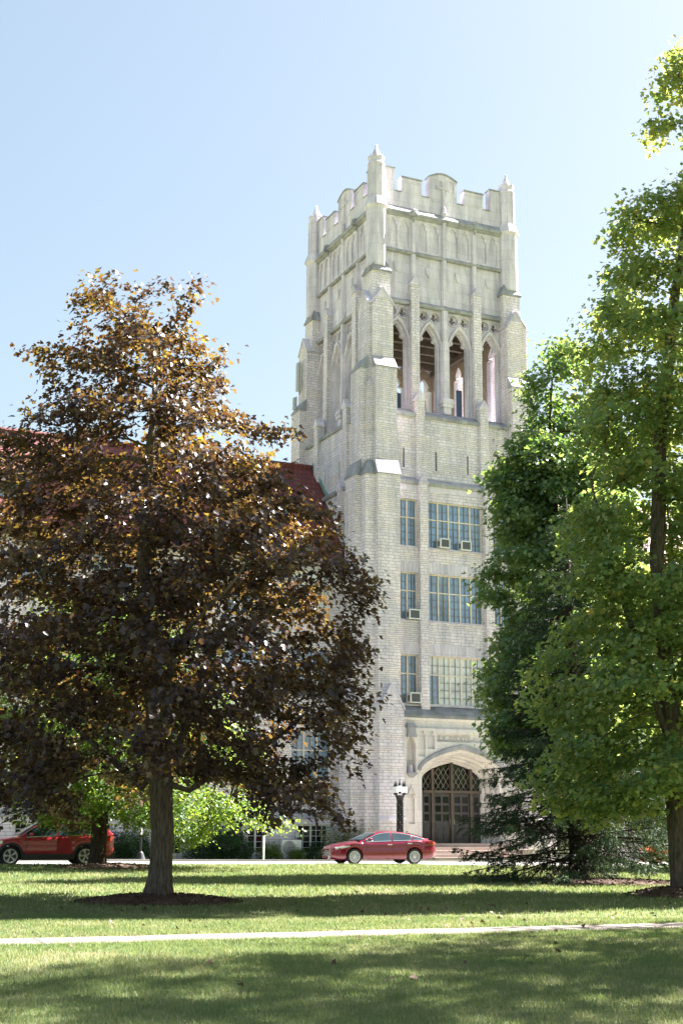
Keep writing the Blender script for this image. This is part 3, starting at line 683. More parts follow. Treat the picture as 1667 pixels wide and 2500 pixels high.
for c in (1.36, A - 1.36):
    b = MB(F0); b.box(c - 0.28, c + 0.28, 1.15, 1.44, 6.12, 6.30); b.box(c - 0.24, c + 0.24, 1.15, 1.42, 6.301, 6.62); b.hexa([(c - 0.30, 1.15, 6.621), (c + 0.30, 1.15, 6.621), (c + 0.30, 1.46, 6.621), (c - 0.30, 1.46, 6.621), (c - 0.2, 1.15, 6.84), (c + 0.2, 1.15, 6.84), (c + 0.2, 1.3, 6.84), (c - 0.2, 1.3, 6.84)])
    for q in range(5): b.box(c - 0.28 + q * 0.125, c - 0.22 + q * 0.125, 1.441, 1.47, 6.62, 6.70)
    b.build('canopy', M['weather'], portal); b = MB(F0)
    b.hexa([(c - 0.05, 1.2, 4.0), (c + 0.05, 1.2, 4.0), (c + 0.05, 1.25, 4.0), (c - 0.05, 1.25, 4.0), (c - 0.25, 1.2, 4.25), (c + 0.25, 1.2, 4.25), (c + 0.25, 1.48, 4.25), (c - 0.25, 1.48, 4.25)])
    b.box(c - 0.27, c + 0.27, 1.15, 1.50, 4.251, 4.33)
    n_ = b.build('corbel', M['weather'], portal)
    b = MB(F0); b.box(c - 0.32, c + 0.32, 0.90, 0.96, 4.2, 6.3); b.build('recess', M['portal'], n_)
    b = MB(F0); b.lathe([(0.17, 4.331), (0.15, 4.5), (0.12, 4.7), (0.15, 4.72)], c, 1.2, 6); b.build('pedestal', M['stone'], n_)
    b = MB(F0); b.prism([(c - 0.26, 3.18), (c, 3.72), (c + 0.26, 3.18), (c + 0.20, 3.18), (c, 3.60), (c - 0.20, 3.18)], 1.315, 1.40, 'y'); b.build('gablet', M['portal'], portal)
tm = text_mesh('IUCREDITE', 0.40, 0.02)
tm.materials.append(M['portal']); to_ = bpy.data.objects.new('inscription', tm); COL.objects.link(to_); to_.parent = portal
to_.location = (2.93, -1.215, 5.99); to_.rotation_euler = (R(90), 0, 0)
# doors
OD = 0.13
b = MB(F0); b.box(C0 - 1.75, C0 + 1.75, -0.05, 0.0, 0.8, 5.0); b.build('doorway_back', M['glass_dark'], portal, uv=False)
b = MB(F0)
for x in (C0 - 1.145, C0, C0 + 1.145):
    za = 4.93 - 0.34 * 0.85 * abs(x - C0) / 1.74 - 0.12 * abs(x - C0)
    b.box(x - 0.07, x + 0.07, 0.0, OD + 0.10, 0.83, za)
b.box(C0 - 1.73, C0 + 1.73, 0.001, OD + 0.13, 3.36, 3.50)
tl = b.build('door_frame', M['mullion_wood'], portal, uv=False)
b = MB(F0); lx, lz = 0.15, 0.235
arch = tudor(C0, 1.74, 4.08, 4.93, 0.8, 40)
def zarch(x):
    for p, q in zip(arch[1:-1], arch[2:-1]):
        if p[0] <= x <= q[0]: return p[1] + (q[1] - p[1]) * (x - p[0]) / max(1e-6, q[0] - p[0])
    return 4.0
def inside(x, z): return 3.5 < z < zarch(x) - 0.01 and abs(x - C0) < 1.7
for i in range(-14, 15):
    for j in range(0, 9):
        x, z = C0 + i * lx, 3.5 + j * lz
        for sg in (-1, 1):
            xm, zm = x + sg * lx / 2, z + lz / 2
            if (i + j) % 2 == 0 and inside(xm, zm) and inside(x + sg * lx * 0.98, z + lz * 0.98):
                t_ = 0.014
                b.hexa([(x - t_, 0.06, z), (x + t_, 0.06, z), (x + t_, 0.085 + (sg > 0) * 0.004, z), (x - t_, 0.085 + (sg > 0) * 0.004, z), (x + sg * lx - t_, 0.06, z + lz), (x + sg * lx + t_, 0.06, z + lz), (x + sg * lx + t_, 0.085 + (sg > 0) * 0.004, z + lz), (x + sg * lx - t_, 0.085 + (sg > 0) * 0.004, z + lz)])
b.build('transom_lattice', M['lattice'], tl, uv=False)
for (x0, x1) in ((C0 - 1.73, C0 - 1.225), (C0 - 1.065, C0 - 0.08), (C0 + 0.08, C0 + 1.065), (C0 + 1.225, C0 + 1.73)):
    b = MB(F0); wd = x1 - x0
    cols = [(x0 + 0.10, x0 + wd / 2 - 0.06), (x0 + wd / 2 + 0.06, x1 - 0.10)] if wd > 0.7 else [(x0 + 0.12, x1 - 0.12)]
    hol = [rect(a, c, z0, z0 + 0.33) for a, c in cols for z0 in (1.95, 2.40, 2.85)]
    b.plate(rect(x0, x1, 0.84, 3.35), hol, 0.06, OD)
    for a, c in cols:
        for z0, z1 in ((0.95, 1.35), (1.42, 1.82)):
            b.box(a, c, OD + 0.001, OD + 0.018, z0, z1); b.box(a + 0.08, c - 0.08, OD + 0.0185, OD + 0.035, z0 + 0.1, z1 - 0.1)
    d = b.build('door', M['door_wood'], portal, uv=False)
    for a, c in cols:
        for z0 in (1.95, 2.40, 2.85):
            g = MB(F0); g.box(a - 0.01, c + 0.01, 0.062, 0.08, z0 - 0.01, z0 + 0.34); g.build('pane', M['glass_dark'], d, uv=False)
    g = MB(F0); hx = x1 - 0.05 if x0 < C0 else x0 + 0.05; g.tube((hx, OD + 0.06, 1.75), (hx, OD + 0.06, 2.05), 0.018); g.build('handle', M['chrome'], d, uv=False)
st = MB(F0)
for i in range(5): st.box(1.75 - 0.0 * i, A - 1.75, 0.03 if i == 4 else 1.0, 1.75 + (4 - i) * 0.36, -0.3 + i * 0.0 + (0 if i == 0 else 0.0), 0.16 + i * 0.165 + 0.001 * i) if False else st.box(1.75, A - 1.75, 0.02 + 0.003 * i, 1.75 + (4 - i) * 0.36, -0.3 - 0.01 * i, 0.165 + i * 0.165)
for x0, x1 in ((1.15, 1.745), (A - 1.745, A - 1.15)): st.box(x0, x1, 1.26, 2.9, -0.3, 0.55)
st.build('steps', M['step'], tower)

# ------------------------------------------------------------------ side wings
def wing(sign, label):
    w = empty('side_wing', (TX, TY, 0), YAW); tag(w, label, 'building')
    X = (lambda u: u) if sign < 0 else (lambda u: A - u)      # mirror for the right wing
    U0, U1 = -34.0, -0.42
    def xf(s, o, z): return (X(s), 1.5 - o, z)
    cents = [-3.0, -6.65, -10.2, -13.8, -17.4, -21.0, -24.6, -28.2]
    holes = []; wins = []
    for i, c in enumerate(cents):
        for (z0, z1) in ((3.9, 6.5), (8.2, 10.8), (12.4, 14.85)): wins.append((c - 1.1, c + 1.1, z0, z1, 1))
    base = [(-3.85, -2.1, 0.30, 1.72), (-6.5, -5.6, 0.30, 1.72), (-10.55, -9.85, 0.24, 1.72), (-14.6, -13.4, 0.3, 1.72), (-18.0, -16.8, 0.3, 1.72), (-21.6, -20.4, 0.3, 1.72)]
    b = MB(xf); b.plate(rect(U0, U1, 2.1, 15.35), [rect(x0, x1, z0, z1) for x0, x1, z0, z1, _ in wins], -0.4, 0.0); b.build('wall', M['rubble'], w)
    b = MB(xf); b.plate(rect(U0, U1, -0.4, 2.0), [rect(*q) for q in base], -0.3, 0.28); b.build('wall', M['rubble'], w, )
    b = MB(xf); b.prism([(-0.2, 1.99), (0.33, 1.99), (0.33, 2.08), (0.004, 2.34), (-0.2, 2.34)], U0 + 0.01, U1 - 0.01, 'x'); b.build('plinth_course', M['weather'], w)
    b = MB(xf); b.box(U0 + 0.02, U1 - 0.02, -11.3, -0.45, -0.4, 15.3); b.build('wall', M['inner_brick'], w)
    for n_, (x0, x1, z0, z1, _) in enumerate(wins):
        window(w, xf, x0, x1, z0, z1, -0.16, [x0 + 0.73, x0 + 1.47], z0 + (z1 - z0) * 0.6, (M['glass_blind'] if n_ % 5 == 2 else M['glass']), M['frame'])
    for n_, (x0, x1, z0, z1) in enumerate(base):
        mu = [x0 + (x1 - x0) * 0.46] if n_ == 0 else ([(x0 + x1) / 2] if x1 - x0 > 0.8 else [])
        window(w, xf, x0, x1, z0, z1, 0.12, mu, None, M['glass_dark'], M['frame_white'], (0.33, 0.29), 0.07)
        g = MB(xf); n = 8
        for i in range(n):
            a = x0 - 0.2 + (x1 - x0 + 0.4) * i / n; c = x0 - 0.2 + (x1 - x0 + 0.4) * (i + 1) / n; g.box(a + 0.006, c - 0.006, 0.27, 0.297, z1 + 0.01, z1 + 0.255)
        g.build('flat_arch', M['stone'], w)
    # roof
    v0, vr = 0.95, 7.1; ze, zr = 15.55, 22.2
    b = MB(); P_ = [(v0, ze), (vr, zr), (2 * vr - v0, ze), (2 * vr - v0, ze - 0.25), (vr, zr - 0.3), (v0, ze - 0.25)]
    b.prism(P_, X(U0 - 0.4), X(U1 - 0.02), 'x'); rf = b.build('roof', M['tile'], w)
    b = MB(); b.tube((X(U0 - 0.4), vr, zr + 0.0), (X(U1 - 0.05), vr, zr + 0.0), 0.16, n=8); b.build('ridge_tiles', M['tile'], rf)
    b = MB(); b.prism([(v0 - 0.16, ze - 0.25), (v0 + 0.02, ze - 0.25), (v0 + 0.02, ze - 0.05), (v0 - 0.16, ze - 0.02)], X(U0 - 0.4), X(U1 - 0.03), 'x'); b.prism([(v0 + 0.03, 15.352), (1.49, 15.352), (1.49, 15.54), (v0 + 0.03, ze - 0.26)], X(U0 - 0.3), X(U1 - 0.04), 'x'); b.build('gutter', M['gutter'], rf)
    b = MB(); 
    P2 = [(v0 + 0.1, ze + 0.11 + 0.004), (vr, zr + 0.004), (vr, zr + 0.30), (v0 + 0.1, ze + 0.42)]
    b.prism(P2, X(U1 - 0.32), X(U1 - 0.25), 'x'); b.build('flashing', M['copper'], rf)
    # gable wall at far end
    b = MB(); b.prism([(1.1, 15.3), (2 * vr - 1.1, 15.3), (vr, zr - 0.35)], X(U0 + 0.02), X(U0 + 0.3), 'x'); b.build('gable_wall', M['rubble'], w)
    # long dormer
    b = MB(xf); d0, d1 = -23.5, -18.15
    b.box(d0, d1, -4.2, -1.35, 16.4, 18.3); dm = b.build('dormer', M['copper'], rf, uv=False)
    b = MB(xf); b.box(d0 - 0.25, d1 + 0.25, -4.3, -1.15, 18.301, 18.62); b.build('dormer_roof', M['copper'], dm, uv=False)
    window(dm, xf, d0 + 0.25, d1 - 0.25, 16.95, 17.75, -1.27, [d0 + 0.25 + i * 0.81 for i in range(1, 6)], None, M['glass_pale'], M['frame_white'], name='dormer_window')
    return w
wing(-1, 'long stone wing with red tiled roof left of the tower, behind the purple maple')
wing(1, 'stone wing right of the tower, showing only in gaps behind the right-hand trees')

# ------------------------------------------------------------------ things fixed to the buildings
def ac_unit(s, z, w, h, label):
    t = empty('air_conditioner', (*wpt(s, -0.72), z), YAW); tag(t, label, 'air conditioner', 'air conditioners in the tower windows')
    b = MB(); b.box(-w / 2, w / 2, -0.42, 0.15, 0, h); b.box(-w / 2 - 0.012, w / 2 + 0.012, -0.43, -0.40, -0.012, 0.035); b.box(-w / 2 - 0.012, w / 2 + 0.012, -0.43, -0.40, h - 0.035, h + 0.012)
    for sx in (-1, 1): b.box(sx * (w / 2 - 0.012) - 0.022, sx * (w / 2 - 0.012) + 0.022, -0.43, -0.40, 0.036, h - 0.036)
    b.build('casing', M['white_metal'], t)
    b = MB(); b.box(-w / 2 + 0.05, w / 2 - 0.05, -0.424, -0.421, 0.05, h - 0.05)
    for i in range(9): z_ = 0.07 + (h - 0.14) * i / 8; b.box(-w / 2 + 0.05, w / 2 - 0.05, -0.432, -0.4245, z_ - 0.006, z_ + 0.006)
    b.build('grille', M['grey_grille'], t, uv=False)
    b = MB(); b.box(-w / 2 - 0.003, -w / 2 - 0.001, -0.3, -0.1, 0.1, h - 0.12); b.build('side_vent', M['grey_grille'], t, uv=False)
ac_unit(3.58, 16.26, 0.56, 0.50, 'left one of two white air conditioners in the top wide tower window')
ac_unit(4.88, 16.24, 0.58, 0.50, 'right one of two white air conditioners in the top wide tower window')
ac_unit(1.72, 12.28, 0.62, 0.50, 'white air conditioner in the narrow middle-floor tower window')
ac_unit(1.74, 7.90, 0.60, 0.52, 'white air conditioner in the narrow tower window just above the entrance roof')
def antenna(u, v, z, w, h, m, label, rz=0.0):
    t = empty('antenna_panel', (*wpt(u, v), z), YAW + rz); tag(t, label, 'antenna', 'antenna panels on the tower')
    b = MB(); b.box(-w / 2, w / 2, -0.07, 0.07, 0.2, 0.2 + h); b.box(-w / 2 + 0.03, w / 2 - 0.03, -0.09, -0.071, 0.24, 0.16 + h); b.build('panel', m, t)
    b = MB(); b.tube((0, 0.13, 0.0), (0, 0.13, h + 0.3), 0.03); b.box(-0.03, 0.03, 0.071, 0.12, 0.5, 0.56); b.box(-0.03, 0.03, 0.071, 0.12, h - 0.1, h - 0.04); b.build('mounting_pole', M['grey_grille'], t)
antenna(5.74, 0.95, 24.1, 0.30, 1.75, M['blue_panel'], 'tall blue antenna panel standing in the third belfry arch')
antenna(1.85, 0.95, 23.95, 0.26, 1.2, M['blue_panel'], 'short blue antenna panel in the first belfry arch beside the corner buttress')
antenna(3.50, 0.95, 23.95, 0.10, 1.1, M['blue_panel'], 'thin blue antenna seen in the second belfry arch')
antenna(-1.05, 8.75, 27.2, 0.30, 1.8, M['pale_panel'], 'tall pale antenna panel on the far left buttress of the tower', R(-90))
antenna(-1.25, 8.75, 26.0, 0.26, 0.75, M['pale_panel'], 'small pale antenna under the tall panel on the far left buttress', R(-90))
t = empty('heat_pump', (*wpt(-4.45, 0.6), 0.07), YAW); tag(t, 'white outdoor heat pump with round fan grille beside the basement wall', 'heat pump')
b = MB(); b.box(-0.53, 0.53, -0.19, 0.19, 0.12, 0.90); b.box(-0.42, -0.3, -0.19, 0.19, 0, 0.119); b.box(0.3, 0.42, -0.19, 0.19, 0, 0.119); b.build('casing', M['white_metal'], t)
b = MB()
for i in range(7):
    r0, r1 = 0.05 + i * 0.045, 0.065 + i * 0.045
    b.rings([[(-0.14 + rr * math.cos(2 * math.pi * q / 20), oo, 0.51 + rr * math.sin(2 * math.pi * q / 20)) for q in range(20)] for rr, oo in ((r0, -0.20), (r0, -0.215), (r1, -0.215), (r1, -0.20))], cap=False)
b.build('fan_grille', M['white_metal'], t, uv=False)
b = MB(); b.prism([(-0.14 + 0.35 * math.cos(2 * math.pi * q / 24), 0.51 + 0.35 * math.sin(2 * math.pi * q / 24)) for q in range(24)], -0.195, -0.1925, 'y'); b.build('fan_opening', M['grey_grille'], t, uv=False)
t = empty('meter_box', (*wpt(-3.87, 1.20), 1.08), YAW); tag(t, 'small grey meter box with conduit on the basement wall above the heat pump', 'meter box')
b = MB(); b.box(-0.10, 0.10, -0.14, 0.0, 0, 0.24); b.box(-0.11, 0.11, -0.15, 0.0, 0.241, 0.26); b.build('casing', M['pale_panel'], t)
b = MB(); b.tube((0, -0.05, -0.3), (0, -0.05, 0.0), 0.02); b.build('conduit', M['pale_panel'], t)
t = empty('window_sign', (*wpt(-2.10, 1.17), 1.38), YAW); tag(t, 'small teal and white sign in the basement window beside the red sedan', 'sign')
b = MB(); b.box(-0.17, 0.17, -0.02, 0, 0, 0.24); b.build('board', M['white_metal'], t)
b = MB(); b.box(-0.16, 0.16, -0.024, -0.021, 0.15, 0.23)
for i in range(3): b.box(-0.12, 0.12 - 0.04 * i, -0.024, -0.021, 0.03 + i * 0.035, 0.045 + i * 0.035)
b.build('print', M['sign_teal'], t, uv=False)

# ------------------------------------------------------------------ lamp post, posts
lx_, ly_ = wpt(-0.26, -3.2)
t = empty('lamp_post', (lx_, ly_, zg(lx_, ly_)), YAW); tag(t, 'black iron lamp post with five white lanterns behind the red sedan', 'lamp post')
b = MB(); b.lathe([(0.30, -0.05), (0.30, 0.12), (0.24, 0.18), (0.22, 0.5), (0.17, 0.56)], n=16); b.build('base', M['black_iron'], t)
b = MB(); rs = []
for z, r in ((0.56, 0.165), (2.85, 0.145)):
    rs.append([((r + (0.018 if q % 2 else -0.012)) * math.cos(2 * math.pi * q / 24), (r + (0.018 if q % 2 else -0.012)) * math.sin(2 * math.pi * q / 24), z) for q in range(24)])
b.rings(rs); b.build('column', M['black_iron'], t)
b = MB(); b.lathe([(0.16, 2.851), (0.17, 2.95), (0.20, 3.05), (0.24, 3.12), (0.10, 3.16)], n=16)
for q in range(4):
    a = q * math.pi / 2 + 0.5; b.tube((0.1 * math.cos(a), 0.1 * math.sin(a), 3.08), (0.30 * math.cos(a), 0.30 * math.sin(a), 3.20), 0.03)
b.build('capital', M['black_iron'], t)
for q in range(5):
    a = q * math.pi / 2 + 0.5; r, zz = (0.30, 3.2) if q < 4 else (0.0, 3.26)
    cx, cy = r * math.cos(a), r * math.sin(a)
    b = MB(); b.lathe([(0.05, zz), (0.085, zz + 0.05), (0.085, zz + 0.36), (0.07, zz + 0.38)], cx, cy, 10); ln = b.build('lantern', M['milk_glass'], t)
    b = MB(); b.lathe([(0.095, zz + 0.36), (0.07, zz + 0.42), (0.03, zz + 0.52), (0.012, zz + 0.64)], cx, cy, 10); b.lathe([(0.03, zz - 0.04), (0.09, zz + 0.045), (0.09, zz + 0.055)], cx, cy, 10); b.build('cap', M['black_iron'], ln)
b = MB()
for q in range(60):
    a = q * 1.9; z = 0.7 + q * 0.036; b.box(0.17 * math.cos(a) - 0.008, 0.17 * math.cos(a) + 0.008, 0.17 * math.sin(a) - 0.008, 0.17 * math.sin(a) + 0.008, z, z + 0.02)
b.build('string_lights', M['milk_glass'], t, uv=False)
px_, py_ = -8.95, 62.2
t = empty('lamp_post', (px_, py_, zg(px_, py_)), 0); tag(t, 'slim pole on a black cone base, half hidden by foliage left of the maple trunk', 'lamp post')
b = MB(); b.lathe([(0.26, -0.03), (0.26, 0.05), (0.14, 0.34), (0.06, 0.42)], n=16); b.build('cone_base', M['black_iron'], t)
b = MB(); b.tube((0, 0, 0.4), (0, 0, 1.15), 0.05); b.build('lower_pole', M['black_iron'], t)
b = MB(); b.tube((0, 0, 1.15), (0, 0, 3.0), 0.04); b.build('pole', M['white_metal'], t)
px_, py_ = -3.52, 61.2 + 0.6
t = empty('marker_post', (px_, py_ + 2.3, zg(px_, py_)), 0); tag(t, 'thin white post standing at the far roadside under bright green foliage', 'post')
b = MB(); b.tube((0, 0, -0.1), (0, 0, 2.3), 0.045); b.build('pole', M['white_metal'], t)
b = MB(); b.lathe([(0.05, 2.3), (0.055, 2.34), (0.02, 2.4)], n=8); b.build('cap', M['white_metal'], t)

# ------------------------------------------------------------------ plants
def in_poly(px, pz, poly):
    px = np.asarray(px); pz = np.asarray(pz); c = np.zeros(px.shape, bool); n = len(poly)
    for i in range(n):
        x0, z0 = poly[i]; x1, z1 = poly[i - 1]
        if z0 == z1: continue
        c ^= ((z0 > pz) != (z1 > pz)) & (px < (x1 - x0) * (pz - z0) / (z1 - z0) + x0)
    return c
def colonize(base, attr, step=0.28, kill=0.42, reach=3.5, iters=160):
    """space colonisation: base = list of (pos, parent); returns node positions and parents"""
    pos = [np.array(p, float) for p, _ in base]; par = [q for _, q in base]
    attr = np.asarray(attr, float); alive = np.ones(len(attr), bool)
    near = np.full(len(attr), -1); dist = np.full(len(attr), 1e9); new = 0
    for it in range(iters):
        P = np.array(pos[new:])
        if len(P):
            for c0 in range(0, len(P), 400):
                d = np.linalg.norm(attr[:, None, :] - P[None, c0:c0 + 400], axis=2); j = d.argmin(1); dm = d[np.arange(len(attr)), j]
                u = dm < dist; dist[u] = dm[u]; near[u] = j[u] + new + c0
        alive &= dist > kill; new = len(pos)
        act = np.where(alive & (dist < reach))[0]
        if not len(act): break
        ids = near[act]; P = np.array(pos)
        v = attr[act] - P[ids]; v /= np.linalg.norm(v, axis=1)[:, None]
        acc = {}
        for i, q in zip(ids, v): acc.setdefault(int(i), []).append(q)
        for i, vs in acc.items():
            d = np.mean(vs, 0) + rng.normal(0, 0.10, 3); l = np.linalg.norm(d)
            if l < 0.15: d = vs[0] + rng.normal(0, 0.2, 3); l = np.linalg.norm(d)
            if par[i] >= 0:
                pd = pos[i] - pos[par[i]]; d = d / l + 0.35 * pd / (np.linalg.norm(pd) + 1e-6); l = np.linalg.norm(d)
            q = pos[i] + d / l * step
            pos.append(q); par.append(i)
        if len(pos) > 7000: break
    return np.array(pos), np.array(par)
def branch_mesh(pos, par, r_tip, expo, name, m, parent, flare=1.5, rmax=None, min_r=0.0):
    n = len(pos); w = np.zeros(n); kids = [[] for _ in range(n)]
    for i in range(n - 1, -1, -1):
        if par[i] >= 0: kids[par[i]].append(i)
    order = range(n - 1, -1, -1)
    for i in order:
        if not kids[i]: w[i] = r_tip ** expo
        if par[i] >= 0: w[par[i]] += w[i]
    if rmax:
        ntip = sum(1 for q in range(n) if not kids[q]); expo2 = math.log(ntip) / math.log(rmax / r_tip); w = w ** (expo2 / expo) * 0
        for i in order:
            if not kids[i]: w[i] = r_tip ** expo2
            if par[i] >= 0: w[par[i]] += w[i]
        expo = expo2
    r = w ** (1 / expo)
    b = MB(); done = np.zeros(n, bool)
    roots = [i for i in range(n) if par[i] < 0]
    stack = [(i, None) for i in roots]
    while stack:
        i, p0 = stack.pop(); chain = ([p0] if p0 is not None else []) + [i]; c = i
        while kids[c]:
            ks = sorted(kids[c], key=lambda q: -w[q])
            for q in ks[1:]: stack.append((q, c))
            c = ks[0]; chain.append(c)
        rad = [min(r[q], r[i] * 1.0) for q in chain]
        if rad[0] < min_r or len(chain) < 2: continue
        sides = 14 if rad[0] > 0.15 else (7 if rad[0] > 0.04 else 4)
        a = None; rings = []
        for k, q in enumerate(chain):
            d = pos[chain[min(k + 1, len(chain) - 1)]] - pos[chain[max(k - 1, 0)]]; d = Vector(d / (np.linalg.norm(d) + 1e-9))
            a = d.orthogonal().normalized() if a is None else (a - d * a.dot(d)).normalized()
            e = d.cross(a); z = pos[q][2]; rr = rad[k]
            ring = []
            for s in range(sides):
                th = 2 * math.pi * s / sides; f = 1.0
                if sides == 14: f = 1 + 0.06 * math.sin(th * 3 + z * 1.3) + 0.04 * math.sin(th * 5 - z)
                ring.append(tuple(Vector(pos[q]) + (a * math.cos(th) + e * math.sin(th)) * rr * f))
            rings.append(ring)
        b.rings(rings)
    return b.build(name, m, parent, smooth=True, uv=False, recalc=False), r, kids
def leaf_mesh(name, m, parent, P, Nn, size, var, shape='maple', droop=None):
    """P centres (n,3), Nn normals (n,3), size (n,), var (n,)"""
    n = len(P)
    Nn = Nn / (np.linalg.norm(Nn, axis=1)[:, None] + 1e-9)
    t = rng.normal(0, 1, (n, 3)) if droop is None else droop + rng.normal(0, 0.45, (n, 3))
    t -= Nn * (t * Nn).sum(1)[:, None]; t /= np.linalg.norm(t, axis=1)[:, None] + 1e-9
    s = np.cross(Nn, t)
    if shape == 'maple':
        L_ = [(0, -0.45, 0.0), (-0.52, -0.18, 0.10), (-0.24, 0.08, 0.02), (0, 0.62, -0.04), (0.24, 0.08, 0.02), (0.52, -0.18, 0.14)]
        F_ = [(0, 3, 2, 1), (0, 5, 4, 3)]
    elif shape == 'maple5':
        L_ = [(0, -0.48, 0.0), (-0.34, -0.30, 0.05), (-0.58, 0.10, 0.16), (-0.22, 0.06, 0.02), (-0.30, 0.40, 0.05), (0, 0.62, -0.06), (0.30, 0.40, 0.05), (0.22, 0.06, 0.02), (0.58, 0.10, 0.22), (0.34, -0.30, 0.10)]
        F_ = [(0, 3, 2, 1), (0, 5, 4, 3), (0, 7, 6, 5), (0, 9, 8, 7)]
    elif shape == 'oval':
        L_ = [(0, -0.5, 0.0), (-0.24, 0.0, 0.05), (0, 0.5, -0.04), (0.24, 0.0, 0.05)]; F_ = [(0, 2, 1), (0, 3, 2)]
    else:   # needle spray
        L_ = [(0, -0.5, 0.0), (-0.11, 0.0, 0.0), (0, 0.5, 0.0), (0.11, 0.0, 0.0)]; F_ = [(0, 3, 2, 1)]
    L_ = np.array(L_); k = len(L_)
    V = P[:, None, :] + size[:, None, None] * (L_[None, :, 0, None] * s[:, None, :] + L_[None, :, 1, None] * t[:, None, :] + L_[None, :, 2, None] * Nn[:, None, :])
    me = bpy.data.meshes.new(name)
    nf = len(F_); tot = np.array([len(f) for f in F_]); loops = np.concatenate([np.array(f) for f in F_])
    me.vertices.add(n * k); me.vertices.foreach_set('co', V.astype(np.float32).ravel())
    lv = (np.arange(n)[:, None] * k + loops[None, :]).ravel()
    me.loops.add(len(lv)); me.loops.foreach_set('vertex_index', lv.astype(np.int32))
    me.polygons.add(n * nf); lt = np.tile(tot, n); ls = np.concatenate([[0], np.cumsum(lt)[:-1]])
    me.polygons.foreach_set('loop_start', ls.astype(np.int32)); me.polygons.foreach_set('loop_total', lt.astype(np.int32))
    me.update(calc_edges=True)
    at = me.attributes.new('variation', 'FLOAT', 'FACE'); at.data.foreach_set('value', np.repeat(var, nf).astype(np.float32))
    me.materials.append(m)
    o = bpy.data.objects.new(name, me); COL.objects.link(o)
    if parent: o.parent = parent
    return o
def crown_points(poly, ax, y0, n, depth=1.0, gap=0.0, seed=0, freq=0.55, zmin=-9, lobe=0.5):
    xs = [p[0] for p in poly]; zs = [p[1] for p in poly]; pts = []
    zz = np.linspace(min(zs), max(zs), 80); hw = []
    xg = np.linspace(min(xs), max(xs), 160)
    for z in zz:
        m = in_poly(xg, np.full_like(xg, z), poly); hw.append(((xg[m].max() - xg[m].min()) / 2 if m.any() else 0.2, xg[m].mean() if m.any() else ax))
    hw = np.array(hw)
    while len(pts) < n:
        k = 4 * n
        x = rng.uniform(min(xs), max(xs), k); z = rng.uniform(min(zs), max(zs), k); t = rng.uniform(-1, 1, k)
        R_ = np.interp(z, zz, hw[:, 0]) * depth; cx = np.interp(z, zz, hw[:, 1])
        sc = np.sqrt(1 - t * t) + 1e-3
        ok = in_poly(cx + (x - cx) / sc, z, poly) & (z > zmin)
        rad = np.sqrt(((x - cx) / (R_ + 0.3)) ** 2 + t * t)
        ok &= rng.uniform(0, 1, k) < np.clip(0.25 + 0.9 * rad, 0, 1)
        yy = y0 + t * R_
        for a, bb, c, rd in zip(x[ok], yy[ok], z[ok], rad[ok]):
            if gap and mnoise.noise(Vector((a * freq + seed, bb * freq, c * freq * 1.9))) < gap - 0.5: continue
            if rd > 0.98 - lobe * max(0.0, mnoise.noise(Vector((a * 0.55 - seed, bb * 0.55, c * 0.75))) + 0.12): continue
            pts.append((a, bb, c))
            if len(pts) >= n: break
    return np.array(pts)
